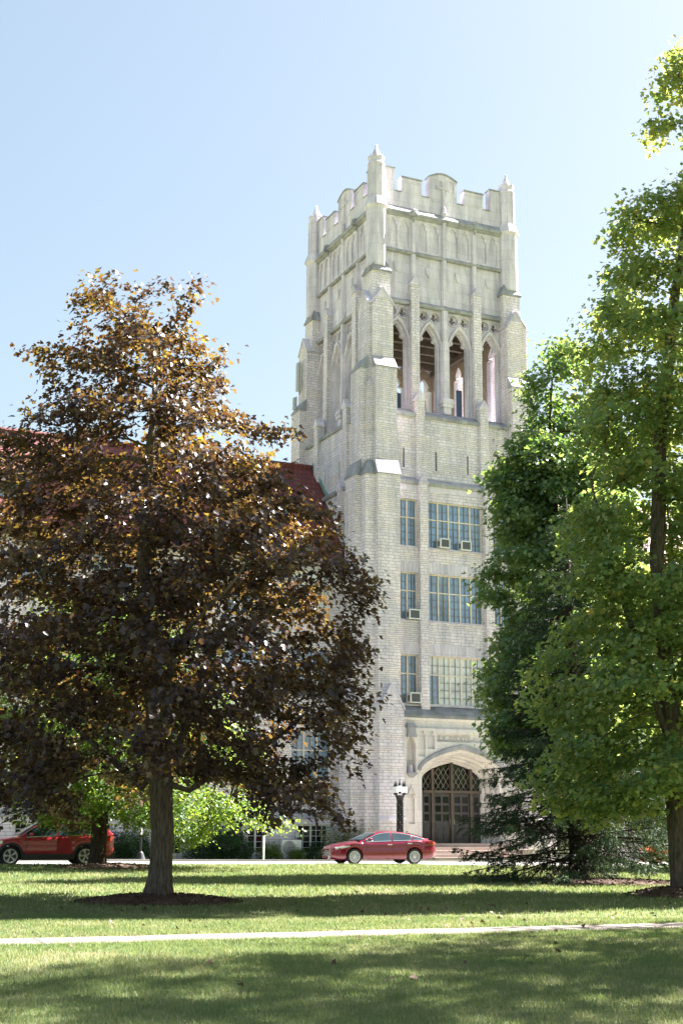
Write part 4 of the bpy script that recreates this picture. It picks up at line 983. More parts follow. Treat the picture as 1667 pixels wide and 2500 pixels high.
def broadleaf(name, label, trunk, poly, ax, y0, n_attr, leaves, lsize, lm, bm, shape='maple', depth=1.0, gap=0.35, seed=0, r_tip=0.012, rmax=0.5, spread=0.30, group=None, base=(0, 0), expo=2.3, flare=0.0, yellow=None, step=0.28, minr=0.0, spikes=()):
    t = empty(name, (base[0], base[1], zg(*base))); tag(t, label, 'tree', group)
    z0 = zg(*base); off = np.array([base[0], base[1], z0])
    nodes = []; 
    for ci, ch in enumerate(trunk):       # explicit main stems (lists of points, first may attach to index)
        attach, pts = ch; prev = attach
        for i, p in enumerate(pts):
            if i == 0 and prev < 0: nodes.append((np.array(p) - off, -1)); prev = len(nodes) - 1; continue
            q0 = nodes[prev][0]; q1 = np.array(p) - off; d = np.linalg.norm(q1 - q0); kk = max(1, int(d / 0.35))
            for j in range(1, kk + 1): nodes.append((q0 + (q1 - q0) * j / kk + (rng.normal(0, 0.015, 3) if j < kk else 0), prev)); prev = len(nodes) - 1
    attr = crown_points(poly, ax, y0, n_attr, depth, gap, seed)
    for (p0, p1, wd) in spikes:
        tt = rng.uniform(0, 1, (34, 1)); attr = np.vstack([attr, np.array(p0) + (np.array(p1) - np.array(p0)) * tt + rng.normal(0, 1, (34, 3)) * wd * (1.15 - tt)])
    attr = attr - off
    pos, par = colonize(nodes, attr, step=step)
    tr, r, kids = branch_mesh(pos, par, r_tip, expo, 'trunk', bm, t, rmax=rmax, min_r=minr)
    if flare:
        for v in tr.data.vertices:
            if v.co.z < 0.9:
                f = 1 + flare * (1 - max(v.co.z, -0.1) / 0.9) ** 2.2 * (1 + 0.25 * math.sin(math.atan2(v.co.y, v.co.x) * 4)); v.co.x *= f; v.co.y *= f
    tips = np.array([i for i in range(len(pos)) if r[i] < r_tip * 2.6 and i > 30])
    idx = rng.choice(tips, leaves)
    dirs = pos[idx] - pos[np.maximum(par[idx], 0)]
    P = pos[idx] + rng.normal(0, 1, (leaves, 3)) * np.array([spread, spread, spread * 0.62]) + dirs * rng.uniform(0, 1, (leaves, 1))
    out = P - np.array([ax - off[0], y0 - off[1], 0]); out[:, 2] = 0; out /= np.linalg.norm(out, axis=1)[:, None] + 1e-6
    Nn = np.array([0, 0, 1.0]) * 0.9 + out * 0.45 + rng.normal(0, 0.55, (leaves, 3))
    cl = rng.uniform(-0.18, 0.18, len(pos))
    var = np.clip(rng.beta(2.2, 3.0, leaves) + cl[idx], 0, 1)
    if yellow is not None:
        hgt = P[:, 2] / P[:, 2].max(); var = np.clip(var + yellow * (hgt - 0.45) * rng.uniform(0, 1, leaves), 0, 1)
    sz = lsize * rng.uniform(0.65, 1.25, leaves)
    leaf_mesh('crown', lm, t, P, Nn, sz, var, shape, droop=out * 0.8 + np.array([0, 0, -0.7]))
    return t
PM = [(-4.2, 3.1), (-2.9, 2.8), (-1.8, 2.4), (-0.8, 2.1), (-0.1, 1.7), (0.8, 2.1), (0.7, 3.2), (0.95, 4.1), (0.7, 5.0), (1.2, 6.5), (0.3, 7.5), (-0.1, 8.6), (-0.9, 9.7), (-1.25, 10.6), (-2.1, 10.6), (-2.5, 11.4), (-2.8, 12.8), (-3.3, 13.4), (-3.5, 14.5), (-4.0, 14.2), (-4.5, 13.6), (-5.4, 13.9), (-6.5, 14.5), (-6.5, 13.4), (-7.5, 12.9), (-6.9, 11.7), (-7.3, 11.0), (-8.5, 10.7), (-9.3, 9.9), (-8.9, 8.9), (-8.0, 8.1), (-8.0, 7.5), (-9.2, 6.6), (-9.3, 5.5), (-9.1, 3.6), (-8.4, 2.0), (-7.0, 1.9), (-5.6, 2.3)]
PM = [(-4.2 + (x + 4.2) * 1.05, 7 + (z - 7) * 1.03) if z < 10 else (-4.7 + (x + 4.7) * 0.90, 7 + (z - 7) * 1.0) for x, z in PM]
broadleaf('purple_maple', 'large dark purple maple in a mulch bed on the left lawn', [
    (-1, [(-3.95, 30.5, -0.15), (-3.93, 30.5, 0.5), (-3.92, 30.5, 1.5), (-3.98, 30.5, 2.2), (-4.05, 30.5, 3.1), (-4.3, 30.45, 4.6), (-4.5, 30.4, 6.1), (-4.6, 30.5, 8.0), (-4.55, 30.5, 10.0), (-4.45, 30.5, 12.2)]),
    (6, [(-3.35, 30.35, 2.4), (-2.8, 30.2, 2.75), (-1.9, 30.1, 3.3)]),
    (7, [(-4.45, 30.8, 2.45), (-5.2, 31.0, 3.1), (-6.2, 31.3, 3.9)]),
    (8, [(-3.75, 31.3, 3.4), (-3.4, 32.0, 4.6), (-3.0, 32.4, 6.2)]),
    (9, [(-3.9, 29.6, 3.9), (-3.6, 28.8, 5.2)])],
    PM, -4.2, 30.5, 2500, 66000, 0.125, M['leaf_purple'], M['bark'], 'maple5', 0.95, 0.50, 3, 0.0085, 0.25, 0.20, base=(-3.95, 30.5), flare=0.5, yellow=0.10, spikes=[((-4.0, 30.5, 12.4), (-3.5, 30.5, 14.7), 0.24), ((-5.8, 30.4, 12.4), (-6.5, 30.4, 14.0), 0.22), ((-5.0, 30.6, 12.8), (-5.2, 30.6, 13.8), 0.3), ((-6.7, 30.3, 12.0), (-7.5, 30.3, 12.9), 0.15), ((-2.3, 30.6, 10.2), (-1.1, 30.6, 10.9), 0.2), ((-3.4, 30.4, 11.9), (-2.85, 30.4, 12.9), 0.18)])
GM = [(8.4, 2.4), (6.9, 1.9), (6.2, 1.7), (5.0, 2.1), (4.3, 3.2), (4.2, 4.6), (4.5, 6.0), (5.2, 7.4), (5.1, 9.0), (5.6, 10.5), (5.5, 12.0), (5.9, 13.4), (5.7, 14.5), (5.7, 15.8), (6.4, 16.7), (6.9, 17.0), (7.2, 18.2), (8.0, 18.8), (8.6, 19.2), (9.0, 19.9), (10.4, 20.2), (9.4, 20.8), (8.0, 21.5), (9.6, 21.8), (8.4, 22.7), (9.9, 22.9), (9.0, 23.9), (10.3, 23.8), (11.0, 25.0), (11.6, 24), (12.6, 21), (13.5, 18), (14, 14), (14.2, 10), (13.9, 6), (13, 3), (11, 2.2)]
gm = broadleaf('green_maple', 'very tall green maple with yellowing top at the right edge', [
    (-1, [(8.62, 34.66, -0.15), (8.6, 34.66, 0.6), (8.58, 34.66, 2.0), (8.5, 34.66, 4.5), (8.4, 34.6, 6.4), (8.3, 34.6, 8.5), (8.6, 34.7, 12.0), (9.2, 34.7, 16.0), (9.9, 34.7, 20.0), (10.4, 34.7, 23.5)]),
    (10, [(7.7, 34.3, 6.0), (7.1, 34.0, 8.0), (6.5, 33.8, 10.5)]),
    (9, [(9.4, 35.2, 5.4), (10.6, 35.6, 7.6), (11.6, 35.8, 10.5)]),
    (14, [(8.9, 35.6, 7.5), (9.2, 36.6, 10.0)])],
    GM, 8.9, 34.66, 3600, 82000, 0.145, M['leaf_green'], M['bark'], 'maple5', 0.85, 0.54, 11, 0.0085, 0.31, 0.23, base=(8.62, 34.66), flare=0.30, yellow=0.55, group='maples on the lawn')
k_ = 47.5 / 34.66
IM = [(3.3, 3.9), (3.0, 5.0), (3.2, 5.8), (3.7, 6.6), (3.2, 8.1), (3.8, 9.0), (3.5, 9.9), (3.6, 11.0), (4.5, 12.0), (4.8, 12.6), (4.8, 13.7), (5.3, 14.5), (6.0, 14.6), (6.8, 13.6), (7.7, 11.5), (8.2, 8), (8.1, 5), (7.2, 3.2), (5.6, 2.7)]
IM = [(x * k_ + 0.30 * (x < 6), 1.65 + (z - 1.65) * k_) for x, z in IM]
broadleaf('green_maple', 'dark green conical maple between the tower and the very tall yellowing maple', [
    (-1, [(8.25, 47.5, -0.15), (8.25, 47.5, 0.6), (8.22, 47.5, 3.0), (8.0, 47.5, 7.0), (7.8, 47.5, 11.0), (7.7, 47.5, 16.5)]),
    (8, [(7.0, 47.2, 5.5), (5.8, 47.0, 7.5)]), (8, [(9.4, 47.8, 5.5), (10.4, 48.0, 8.0)])],
    IM, 7.8, 47.5, 2800, 62000, 0.165, M['leaf_dark_green'], M['bark_dark'], 'maple5', 0.85, 0.48, 17, 0.011, 0.24, 0.28, base=(8.25, 47.5), flare=0.3, step=0.36, group='maples on the lawn')
BG = [(-13.5, 2.3), (-12.5, 1.9), (-11, 1.5), (-9.8, 1.8), (-8, 1.8), (-6.7, 1.0), (-5.6, 0.85), (-4.6, 1.5), (-3.4, 1.15), (-2.4, 1.0), (-1.4, 1.7), (-1.2, 2.4), (-1.6, 3.4), (-2.4, 5), (-3.3, 6.6), (-4.6, 8.6), (-7, 10.2), (-9.5, 10.6), (-12, 9.7), (-14, 7.5), (-15, 5), (-14.8, 3)]
bt = broadleaf('green_tree', 'bright green tree behind the purple maple, its low branches reaching before the wing', [
    (-1, [(-8.83, 50.66, -0.15), (-8.83, 50.66, 0.6), (-8.85, 50.66, 2.0), (-8.7, 50.66, 3.6), (-8.4, 50.66, 6.0), (-8.2, 50.66, 8.2)]),
    (6, [(-7.9, 50.4, 3.0), (-5.8, 50.2, 3.6), (-3.8, 50.1, 3.2)]),
    (6, [(-9.8, 50.8, 3.2), (-12, 51, 4.2)]), (9, [(-8.4, 52, 4.5)])],
    BG, -8.3, 50.66, 2200, 60000, 0.135, M['leaf_bright'], M['bark_dark'], 'maple', 0.8, 0.42, 23, 0.011, 0.30, 0.24, base=(-8.83, 50.66), flare=0.30, step=0.36, group='maples on the lawn')
def tree_copy(src, x, y, rz, sc, label):
    c = copy_tree(src); c.location = (x, y, zg(x, y)); c.rotation_euler = (0, 0, rz); c.scale = (sc, sc, sc); tag(c, label, 'tree', 'maples on the lawn'); return c
SM = [(x - 1.2, z * 1.1) for x, z in [(14.6, 3.2), (12.4, 2.8), (10.2, 3.6), (9.2, 6.0), (9.0, 9.0), (9.8, 12.5), (11.4, 15.6), (13.6, 18.0), (15.0, 18.8), (17.2, 17.0), (19.4, 13.0), (20.2, 9.0), (19.8, 5.5), (18, 3.2)]]
sm = broadleaf('shade_maple', 'tall open-crowned maple off the near right edge, dappling the foreground grass', [
    (-1, [(13.4, 20.6, -0.15), (13.4, 20.6, 0.6), (13.4, 20.6, 2.6), (13.3, 20.6, 5.0), (13.5, 20.6, 9.0), (13.6, 20.6, 15.0)]), (7, [(12.0, 20.0, 4.4), (10.6, 19.4, 6.4)]), (8, [(15.0, 21.2, 5.0), (16.4, 21.8, 7.2)])],
    SM, 13.4, 20.6, 1000, 17000, 0.17, M['leaf_green'], M['bark'], 'maple', 0.95, 0.62, 31, 0.012, 0.26, 0.22, base=(13.4, 20.6), flare=0.3, step=0.40, group='maples on the lawn')
tree_copy(sm, 17.8, 23.8, 2.6, 1.22, 'tallest open-crowned maple off the right edge, its top shading the near left grass')
tree_copy(sm, 11.9, 15.6, 3.9, 0.55, 'small open-crowned maple off the near right corner shading the grass')
tree_copy(bt, 17.2, 59.0, 4.0, 0.95, 'leafy tree beyond the right edge near the road, shading the verge by the red sedan')

# spruce
def spruce(name, label, x, y, H, Rb, seed=0, group=None):
    t = empty(name, (x, y, zg(x, y))); tag(t, label, 'tree', group)
    b = MB(); b.lathe([(0.40, -0.1), (0.32, 0.15), (0.28, 0.6), (0.24, 3), (0.16, H * 0.6), (0.02, H)], n=12); b.build('trunk', M['bark_dark'], t, smooth=True, uv=False)
    br = MB(); P = []; Nn = []; D = []; Sz = []; Vr = []
    z = 0.55
    while z < H - 0.3:
        f = 1 - z / H; n = 7 if z < 6 else 6; a0 = rng.uniform(0, 6.28)
        for q in range(n):
            a = a0 + 2 * math.pi * q / n + rng.uniform(-0.3, 0.3); Ln = (Rb * min(1, 1.02 * f ** 0.85) * rng.uniform(0.78, 1.12)) * (0.86 + 0.14 * min(1, z / 1.2)) + 0.15
            droop = rng.uniform(0.18, 0.34) if z < 5 else rng.uniform(0.08, 0.22); zz = max(0.5, z + rng.uniform(-0.5, 0.5)); tilt = rng.uniform(-0.12, 0.24)
            def bp(u): return np.array([math.cos(a) * Ln * u, math.sin(a) * Ln * u, max(0.12, zz + Ln * (tilt * u - droop * u * u + 0.12 * u ** 4))])
            for i in range(4): br.tube(bp(i / 4), bp((i + 1) / 4), 0.026 * (1 - i / 5) + 0.006, 0.026 * (1 - (i + 1) / 5) + 0.006, 4)
            m = int(Ln / 0.17)
            bare = (0.55 if z < 3.2 else 0.22)
            for i in range(m):
                u = (i + rng.uniform(0, 1)) / m
                p = bp(u); w = (0.22 + 0.78 * (1 - u)) * Ln * 0.30 * rng.uniform(0.5, 1.2)
                for sg in (-1, 1):
                    aa = a + sg * rng.uniform(0.6, 1.15); d = np.array([math.cos(aa), math.sin(aa), rng.uniform(-1.5, -0.15) if z < 6 else rng.uniform(-0.9, 0.05)]); d /= np.linalg.norm(d)
                    e = p + d * w; br.tube(p, e, 0.010, 0.004, 3)
                    k = max(7, int(w / 0.010))
                    if u < bare: k = int(k * 0.10)
                    for j in range(k):
                        s = (j + rng.uniform(0, 1)) / k; s = 0.25 + 0.75 * s if u < 0.6 else s
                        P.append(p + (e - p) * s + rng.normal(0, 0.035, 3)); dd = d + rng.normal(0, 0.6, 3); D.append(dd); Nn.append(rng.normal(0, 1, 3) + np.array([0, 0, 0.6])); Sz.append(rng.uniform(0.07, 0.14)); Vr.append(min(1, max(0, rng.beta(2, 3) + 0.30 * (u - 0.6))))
        z += rng.uniform(0.20, 0.30) * (1 if z < 7 else 1.25)
    br.build('branches', M['bark_dark'], t, uv=False, recalc=False)
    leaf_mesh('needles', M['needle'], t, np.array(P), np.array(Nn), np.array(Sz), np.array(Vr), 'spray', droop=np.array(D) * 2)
    return t
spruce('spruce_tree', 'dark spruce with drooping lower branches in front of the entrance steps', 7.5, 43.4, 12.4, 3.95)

# mulch beds
def mulch(x, y, rx, ry, ang, label, h=0.16, chips=900):
    b = MB(); n = 40; rings = []
    for q, f in enumerate((1.0, 0.9, 0.7, 0.4, 0.08)):
        r = []
        for i in range(n):
            a = 2 * math.pi * i / n; k = 1 + 0.06 * math.sin(a * 3 + x) + 0.04 * math.sin(a * 7 + y) + (0.02 * rng.normal() if q < 2 else 0)
            px, py = rx * f * k * math.cos(a), ry * f * k * math.sin(a); c, s = math.cos(ang), math.sin(ang)
            X, Y = px * c - py * s, px * s + py * c
            r.append((X, Y, zg(x + X, y + Y) - zg(x, y) + (-0.03 if q == 0 else h * (1 - f ** 2) + 0.012 + rng.normal() * 0.012)))
        rings.append(r)
    b.rings(rings, cap=False); b.face(list(range(len(b.v) - n, len(b.v))))
    o = b.build('mulch_bed', M['mulch'], None, smooth=False, recalc=False); o.location = (x, y, zg(x, y)); tag(o, label, 'mulch', kind='stuff')
    rr = np.sqrt(rng.uniform(0, 1, chips)) * 1.06; aa = rng.uniform(0, 6.283, chips)
    px, py = rx * rr * np.cos(aa), ry * rr * np.sin(aa); c, s = math.cos(ang), math.sin(ang)
    P = np.stack([px * c - py * s, px * s + py * c, h * np.clip(1 - rr ** 2, 0, 1) + 0.03 + rng.uniform(0, 0.015, chips)], 1)
    Nn = rng.normal(0, 0.5, (chips, 3)) + np.array([0, 0, 1.0])
    ch = leaf_mesh('bark_chips', M['mulch'], o, P, Nn, rng.uniform(0.05, 0.13, chips), rng.uniform(0, 1, chips), 'oval'); return o
mulch(-3.95, 30.5, 1.75, 1.55, 0.0, 'dark bark mulch around the purple maple trunk', chips=1400)
mulch(8.62, 34.66, 1.45, 1.5, 0.0, 'bark mulch around the right-hand maple trunk', 0.22, 1200)
mulch(-8.4, 50.4, 2.1, 2.2, 0.0, 'low mound of bark mulch around the bright green tree', 0.20)
mulch(8.1, 42.3, 3.0, 1.6, 0.1, 'wide bark mulch strip under the spruce', 0.14, 1500)

# shrubs along the wall
def shrub(u, v, rx, ry, h, n, size, lm, label, shape='oval', group=None, flowers=None):
    x, y = wpt(u, v); t = empty('shrub', (x, y, zg(x, y)), YAW); tag(t, label, 'shrub', group)
    b = MB(); k = 16
    ends = []
    for i in range(k):
        a = rng.uniform(0, 6.283); e = rng.uniform(0.2, 0.8); p = (rx * e * math.cos(a), ry * e * math.sin(a), h * rng.uniform(0.55, 0.95) * math.sqrt(max(0.05, 1 - e * e)))
        b.tube((p[0] * 0.1, p[1] * 0.1, -0.05), p, 0.015, 0.005, 4); ends.append(p)
    b.build('stems', M['bark_dark'], t, uv=False, recalc=False)
    a = rng.uniform(0, 6.283, n); cz = rng.uniform(0, 1, n); rr = rng.uniform(0.45, 1.0, n) ** 0.5
    lump = 1 + 0.18 * np.sin(a * 3 + u) + 0.14 * np.sin(a * 5 + cz * 6) + 0.10 * np.sin(cz * 11 + a * 2)
    ph = np.arccos(np.clip(cz, 0, 1)); P = np.stack([rx * rr * lump * np.sin(ph + 0.12) * np.cos(a), ry * rr * lump * np.sin(ph + 0.12) * np.sin(a), 0.05 + h * rr * lump * np.cos(ph)], 1)
    P += rng.normal(0, 0.05, P.shape); P[:, 2] = np.maximum(P[:, 2], 0.03)
    Nn = P / np.array([rx, ry, h]) + rng.normal(0, 0.6, (n, 3)) + np.array([0, 0, 0.4])
    leaf_mesh('foliage', lm, t, P, Nn, size * rng.uniform(0.6, 1.3, n), rng.beta(2, 2.5, n), shape)
    if flowers:
        kf = 26; q = rng.choice(n, kf); F_ = P[q] * 1.04
        leaf_mesh('blossoms', M['tail_red'], t, F_, rng.normal(0, 1, (kf, 3)), np.full(kf, 0.09), rng.uniform(0, 1, kf), 'oval')
    return t
shrub(-8.2, 0.2, 1.65, 1.0, 1.70, 17000, 0.085, M['leaf_yew'], 'large dark green yew mound under the bright green branches', 'oval')
shrub(-12.9, 0.2, 1.35, 0.9, 1.25, 11000, 0.085, M['leaf_yew'], 'dark green hedge mound left of the maple trunk', 'oval')
shrub(-16.2, 0.2, 1.5, 0.9, 1.15, 9000, 0.085, M['leaf_yew'], 'dark green mound behind the red wagon', 'oval')
shrub(-1.7, -0.7, 1.6, 0.9, 1.55, 8000, 0.10, M['leaf_pale'], 'pale silvery shrub behind the bonnet of the red sedan')
shrub(-3.2, 0.0, 0.65, 0.5, 0.8, 2600, 0.09, M['leaf_yew'], 'small dark rose bush left of the pale shrub', 'oval', None, True)
shrub(-5.75, 0.1, 0.6, 0.5, 0.75, 2400, 0.09, M['leaf_bright'], 'small green bush between the yew mound and the heat pump')
shrub(-4.35, -0.1, 0.42, 0.4, 0.48, 1600, 0.09, M['leaf_bright'], 'low green plant in front of the heat pump')
shrub(12.3, -0.6, 1.7, 0.9, 1.35, 6000, 0.10, M['leaf_pale'], 'pale shrub against the right wing, seen through the spruce')
# ------------------------------------------------------------------ cars
def lerp_tab(tab, x):
    xs = [p[0] for p in tab]; ys = [p[1] for p in tab]; return float(np.interp(x, xs, ys))
def car(name, label, x, y, head, paint, spec):
    t = empty(name, (x, y, zg(x, y) + 0.012), head); tag(t, label, 'car', 'parked cars')
    Ln, Wd, xf_, xr_, rw = spec['L'], spec['W'], spec['xf'], spec['xr'], spec['rw']
    Ra = rw + 0.055; hw0 = Wd / 2
    top, low, wid = spec['top'], spec['low'], spec['wid']
    xs = set(np.linspace(-Ln / 2, Ln / 2, 46)); 
    for xc in (xf_, xr_):
        xs |= set(xc + Ra * np.cos(np.linspace(0, math.pi, 15))); xs |= {xc - Ra - 0.002, xc + Ra + 0.002}
    xs = sorted(xs); rings = []
    for X in xs:
        w = hw0 * lerp_tab(wid, X); zt = lerp_tab(top, X); zb = lerp_tab(low, X)
        for xc in (xf_, xr_):
            if abs(X - xc) <= Ra + 1e-6: zb = max(zb, rw + math.sqrt(max(0, Ra * Ra - (X - xc) ** 2)))
        zb = min(zb, zt - 0.10); h = zt - zb
        zs = lambda f: zb + h * f
        sec = [(w - 0.07, zb), (w - 0.015, zs(0.10)), (w, zs(0.35)), (w - 0.006, zs(0.60)), (w - 0.022, zs(0.74)), (w - 0.012, zs(0.80)), (w - 0.05, zs(0.92)), (w - 0.15, zs(0.985)), (w * 0.45, zt + 0.018), (0, zt + 0.026)]
        ring = [(X, q, z) for q, z in sec] + [(X, -q, z) for q, z in sec[-2::-1]]
        rings.append(ring)
    b = MB(); b.rings(rings, closed=False, cap=False)
    n = len(rings[0]); b.face(list(range(n))); b.face(list(range(len(b.v) - n, len(b.v)))[::-1])
    body = b.build('body', paint, t, smooth=True, uv=False)
    md = body.modifiers.new('edge', 'EDGE_SPLIT'); md.split_angle = R(38)
    b = MB(); b.box(-Ln / 2 + 0.25, Ln / 2 - 0.25, -hw0 + 0.27, hw0 - 0.27, 0.20, 0.62); b.build('underbody', M['black_plastic'], t, uv=False)
    # cabin
    roof, belt = spec['roof'], spec['belt']
    wb, wr = hw0 * 0.905, hw0 * spec.get('wr', 0.66)
    cx = np.linspace(roof[0][0], roof[-1][0], 40); rings = []
    def side(X, f):
        zr_ = lerp_tab(roof, X); zb_ = lerp_tab(belt, X); hh = max(0.02, zr_ - 0.055 - zb_); ww = wb * lerp_tab(spec['cabw'], X)
        k = min(1, hh / 0.42); return (ww + (wr * lerp_tab(spec['cabw'], X) - ww) * f * k, zb_ + hh * f)
    for X in cx:
        zr_ = lerp_tab(roof, X); s0, s1 = side(X, 0), side(X, 1)
        sec = [(s0[0], s0[1] - 0.06), s0, s1, (s1[0] - 0.05, max(s1[1] + 0.035, 0)), (s1[0] * 0.5, zr_ + 0.004), (0, zr_ + 0.012)]
        rings.append([(X, q, z) for q, z in sec] + [(X, -q, z) for q, z in sec[-2::-1]])
    b = MB(); b.rings(rings, closed=False, cap=False); cab = b.build('roof', paint, t, smooth=True, uv=False)
    md = cab.modifiers.new('edge', 'EDGE_SPLIT'); md.split_angle = R(35)
    for sg in (1, -1):
        for (x0, x1, f0, f1) in spec['win']:
            b = MB(); nx = 12; g0 = []; g1 = []
            for i in range(nx + 1):
                X = x0 + (x1 - x0) * i / nx; a = side(X, f0); c = side(X, f1)
                g0.append((X, a, c))
            b.rings([[(X, sg * (a[0] - 0.02), a[1]), (X, sg * (a[0] + 0.006), a[1]), (X, sg * (c[0] + 0.006), c[1]), (X, sg * (c[0] - 0.02), c[1])] for X, a, c in g0])
            b.build('side_window', M['car_glass'], t, uv=False)
            b = MB()
            b.rings([[(X, sg * (a[0] + 0.002), a[1] - 0.022), (X, sg * (a[0] + 0.012), a[1] - 0.022), (X, sg * (a[0] + 0.010), a[1] + 0.004), (X, sg * (a[0] + 0.002), a[1] + 0.004)] for X, a, c in g0])
            b.build('window_trim', M['chrome'], t, uv=False)
            b = MB(); b.rings([[(X, sg * (c[0] + 0.002), c[1] - 0.002), (X, sg * (c[0] + 0.012), c[1] - 0.002), (X, sg * (c[0] + 0.010), c[1] + 0.018), (X, sg * (c[0] + 0.002), c[1] + 0.018)] for X, a, c in g0])
            b.build('window_trim', M['chrome'], t, uv=False)
    for nm, (x0, x1) in (('windscreen', spec['ws']), ('rear_window', spec['rs'])):
        b = MB(); g = []
        for i in range(9):
            X = x0 + (x1 - x0) * i / 8; zr_ = lerp_tab(roof, X) + 0.016; s1 = side(X, 1)[0] - 0.075
            g.append([(X, -s1, zr_ - 0.010), (X, -s1 * 0.5, zr_), (X, 0, zr_ + 0.006), (X, s1 * 0.5, zr_), (X, s1, zr_ - 0.010)])
        b.rings(g, closed=False, cap=False); w_ = b.build(nm, M['car_glass'], t, smooth=True, uv=False)
        so_ = w_.modifiers.new('thick', 'SOLIDIFY'); so_.thickness = 0.006; so_.offset = 1
    # wheels
    for xc in (xf_, xr_):
        for sg in (1, -1):
            yo = sg * (hw0 - 0.015); yi = sg * (hw0 - 0.235)
            def ringy(r, yy, k=32): return [(xc + r * math.cos(2 * math.pi * q / k), yy, rw + r * math.sin(2 * math.pi * q / k)) for q in range(k)]
            b = MB(); rr = rw * 0.70
            b.rings([ringy(rr, yi), ringy(rw - 0.02, yi), ringy(rw, yi + sg * 0.03), ringy(rw, yo - sg * 0.03), ringy(rw - 0.02, yo), ringy(rr, yo), ringy(rr - 0.004, yo - sg * 0.05), ringy(rr - 0.004, yi)], cap=False)
            ty = b.build('wheel', M['rubber'], t, smooth=False, uv=False)
            b = MB(); b.rings([ringy(rr + 0.012, yo - sg * 0.004), ringy(rr + 0.012, yo + sg * 0.006), ringy(rr - 0.022, yo + sg * 0.004), ringy(rr - 0.022, yo - sg * 0.02)], cap=False)
            ns = spec['spokes']
            for q in range(ns):
                a = 2 * math.pi * q / ns + 0.1
                for da, wd in (((-0.11, 0.028), (0.11, 0.028)) if ns <= 6 else ((0, 0.022),)):
                    def pt(r, th, yy): return (xc + r * math.cos(th), yy, rw + r * math.sin(th))
                    r0, r1 = 0.045, rr - 0.012; w0 = wd / r0 * 0.35; w1 = wd / r1
                    b.hexa([pt(r0, a + da * 0.4 - w0, yo - sg * 0.045), pt(r0, a + da * 0.4 + w0, yo - sg * 0.045), pt(r1, a + da + w1, yo - sg * 0.03), pt(r1, a + da - w1, yo - sg * 0.03),
                            pt(r0, a + da * 0.4 - w0, yo - sg * 0.008), pt(r0, a + da * 0.4 + w0, yo - sg * 0.008), pt(r1, a + da + w1, yo - sg * 0.002), pt(r1, a + da - w1, yo - sg * 0.002)])
            b.rings([ringy(0.06, yo - sg * 0.05, 12), ringy(0.055, yo - sg * 0.004, 12), ringy(0.03, yo, 12)])
            b.build('rim', M['alloy'], ty, uv=False)
            b = MB(); b.rings([ringy(rr - 0.02, yo - sg * 0.10, 24), ringy(rr - 0.02, yo - sg * 0.11, 24)]); b.build('brake_disc', M['grey_grille'], ty, uv=False)
    # doors: seams and handles, mirrors, lamps
    for sg in (1, -1):
        for hx in spec['handles']:
            z = lerp_tab(top, hx) - 0.13; w = hw0 * lerp_tab(wid, hx)
            b = MB(); b.box(hx - 0.11, hx + 0.11, min(sg * (w - 0.03), sg * (w + 0.022)), max(sg * (w - 0.03), sg * (w + 0.022)), z - 0.017, z + 0.017); b.build('door_handle', M['chrome'] if spec.get('chrome_handles', True) else paint, t, uv=False)
        for dx in spec['seams']:
            w = hw0 * lerp_tab(wid, dx); zt = lerp_tab(top, dx)
            b = MB(); b.rings([[(dx - 0.006, sg * (w - 0.03), zb_), (dx + 0.006, sg * (w - 0.03), zb_), (dx + 0.006, sg * (w + off), zb_), (dx - 0.006, sg * (w + off), zb_)] for zb_, off in ((0.30, -0.008), (0.55, 0.0015), (zt * 0.72, 0.001), (zt - 0.12, -0.018))]); b.build('door_seam', M['black_plastic'], t, uv=False)
        mx = spec['mirror']; w = hw0 * 0.93; z = lerp_tab(belt, mx) + 0.04
        b = MB(); b.rings([[(mx + dx_ + s_ * ca, sg * (w + 0.11 + s2 * 0.09), z + 0.055 + sa * s_ * 0.9) for ca, sa, s2 in ((0.9, 0, 0), (0.6, 0.7, 0), (-0.3, 1, 0), (-0.9, 0.6, 0), (-0.9, -0.6, 0), (0, -0.9, 0))] for dx_, s_ in ((0.0, 0.06),)] * 1 if False else
              [[(mx + s_ * ca, sg * yy, z + 0.055 + sa * s_ * 0.9) for ca, sa in ((0.9, 0), (0.6, 0.7), (-0.3, 1), (-0.9, 0.6), (-0.9, -0.6), (0, -0.9))] for yy, s_ in ((w + 0.02, 0.035), (w + 0.05, 0.085), (w + 0.18, 0.085), (w + 0.21, 0.05))])
        b.build('wing_mirror', paint, t, smooth=True, uv=False)
        lt = spec['lamp']
        b = MB(); b.rings([[(X, sg * (hw0 * lerp_tab(wid, X) + 0.006), z0), (X, sg * (hw0 * lerp_tab(wid, X) + 0.006), z1), (X, sg * (hw0 * lerp_tab(wid, X) - 0.10), z1 + 0.015), (X, sg * (hw0 * lerp_tab(wid, X) - 0.16), z0)] for X, z0, z1 in lt]); b.build('headlight', M['lamp_glass'], t, uv=False)
        lt = spec['tail']
        b = MB(); b.rings([[(X, sg * (hw0 * lerp_tab(wid, X) + 0.008), z0), (X, sg * (hw0 * lerp_tab(wid, X) + 0.008), z1), (X, sg * (hw0 * lerp_tab(wid, X) - 0.12), z1 + 0.01), (X, sg * (hw0 * lerp_tab(wid, X) - 0.16), z0)] for X, z0, z1 in lt]); b.build('tail_light', M['tail_red'], t, uv=False)
    fx = Ln / 2; z0, z1 = spec['grille']
    b = MB(); gw = 0.62 * hw0
    b.hexa([(fx - 0.15, -gw, z0), (fx + 0.012, -gw * 0.82, z0), (fx + 0.012, gw * 0.82, z0), (fx - 0.15, gw, z0), (fx - 0.15, -gw * 1.05, z1), (fx + 0.004, -gw * 0.75, z1), (fx + 0.004, gw * 0.75, z1), (fx - 0.15, gw * 1.05, z1)])
    g_ = b.build('grille', M['black_plastic'], t, uv=False)
    b = MB()
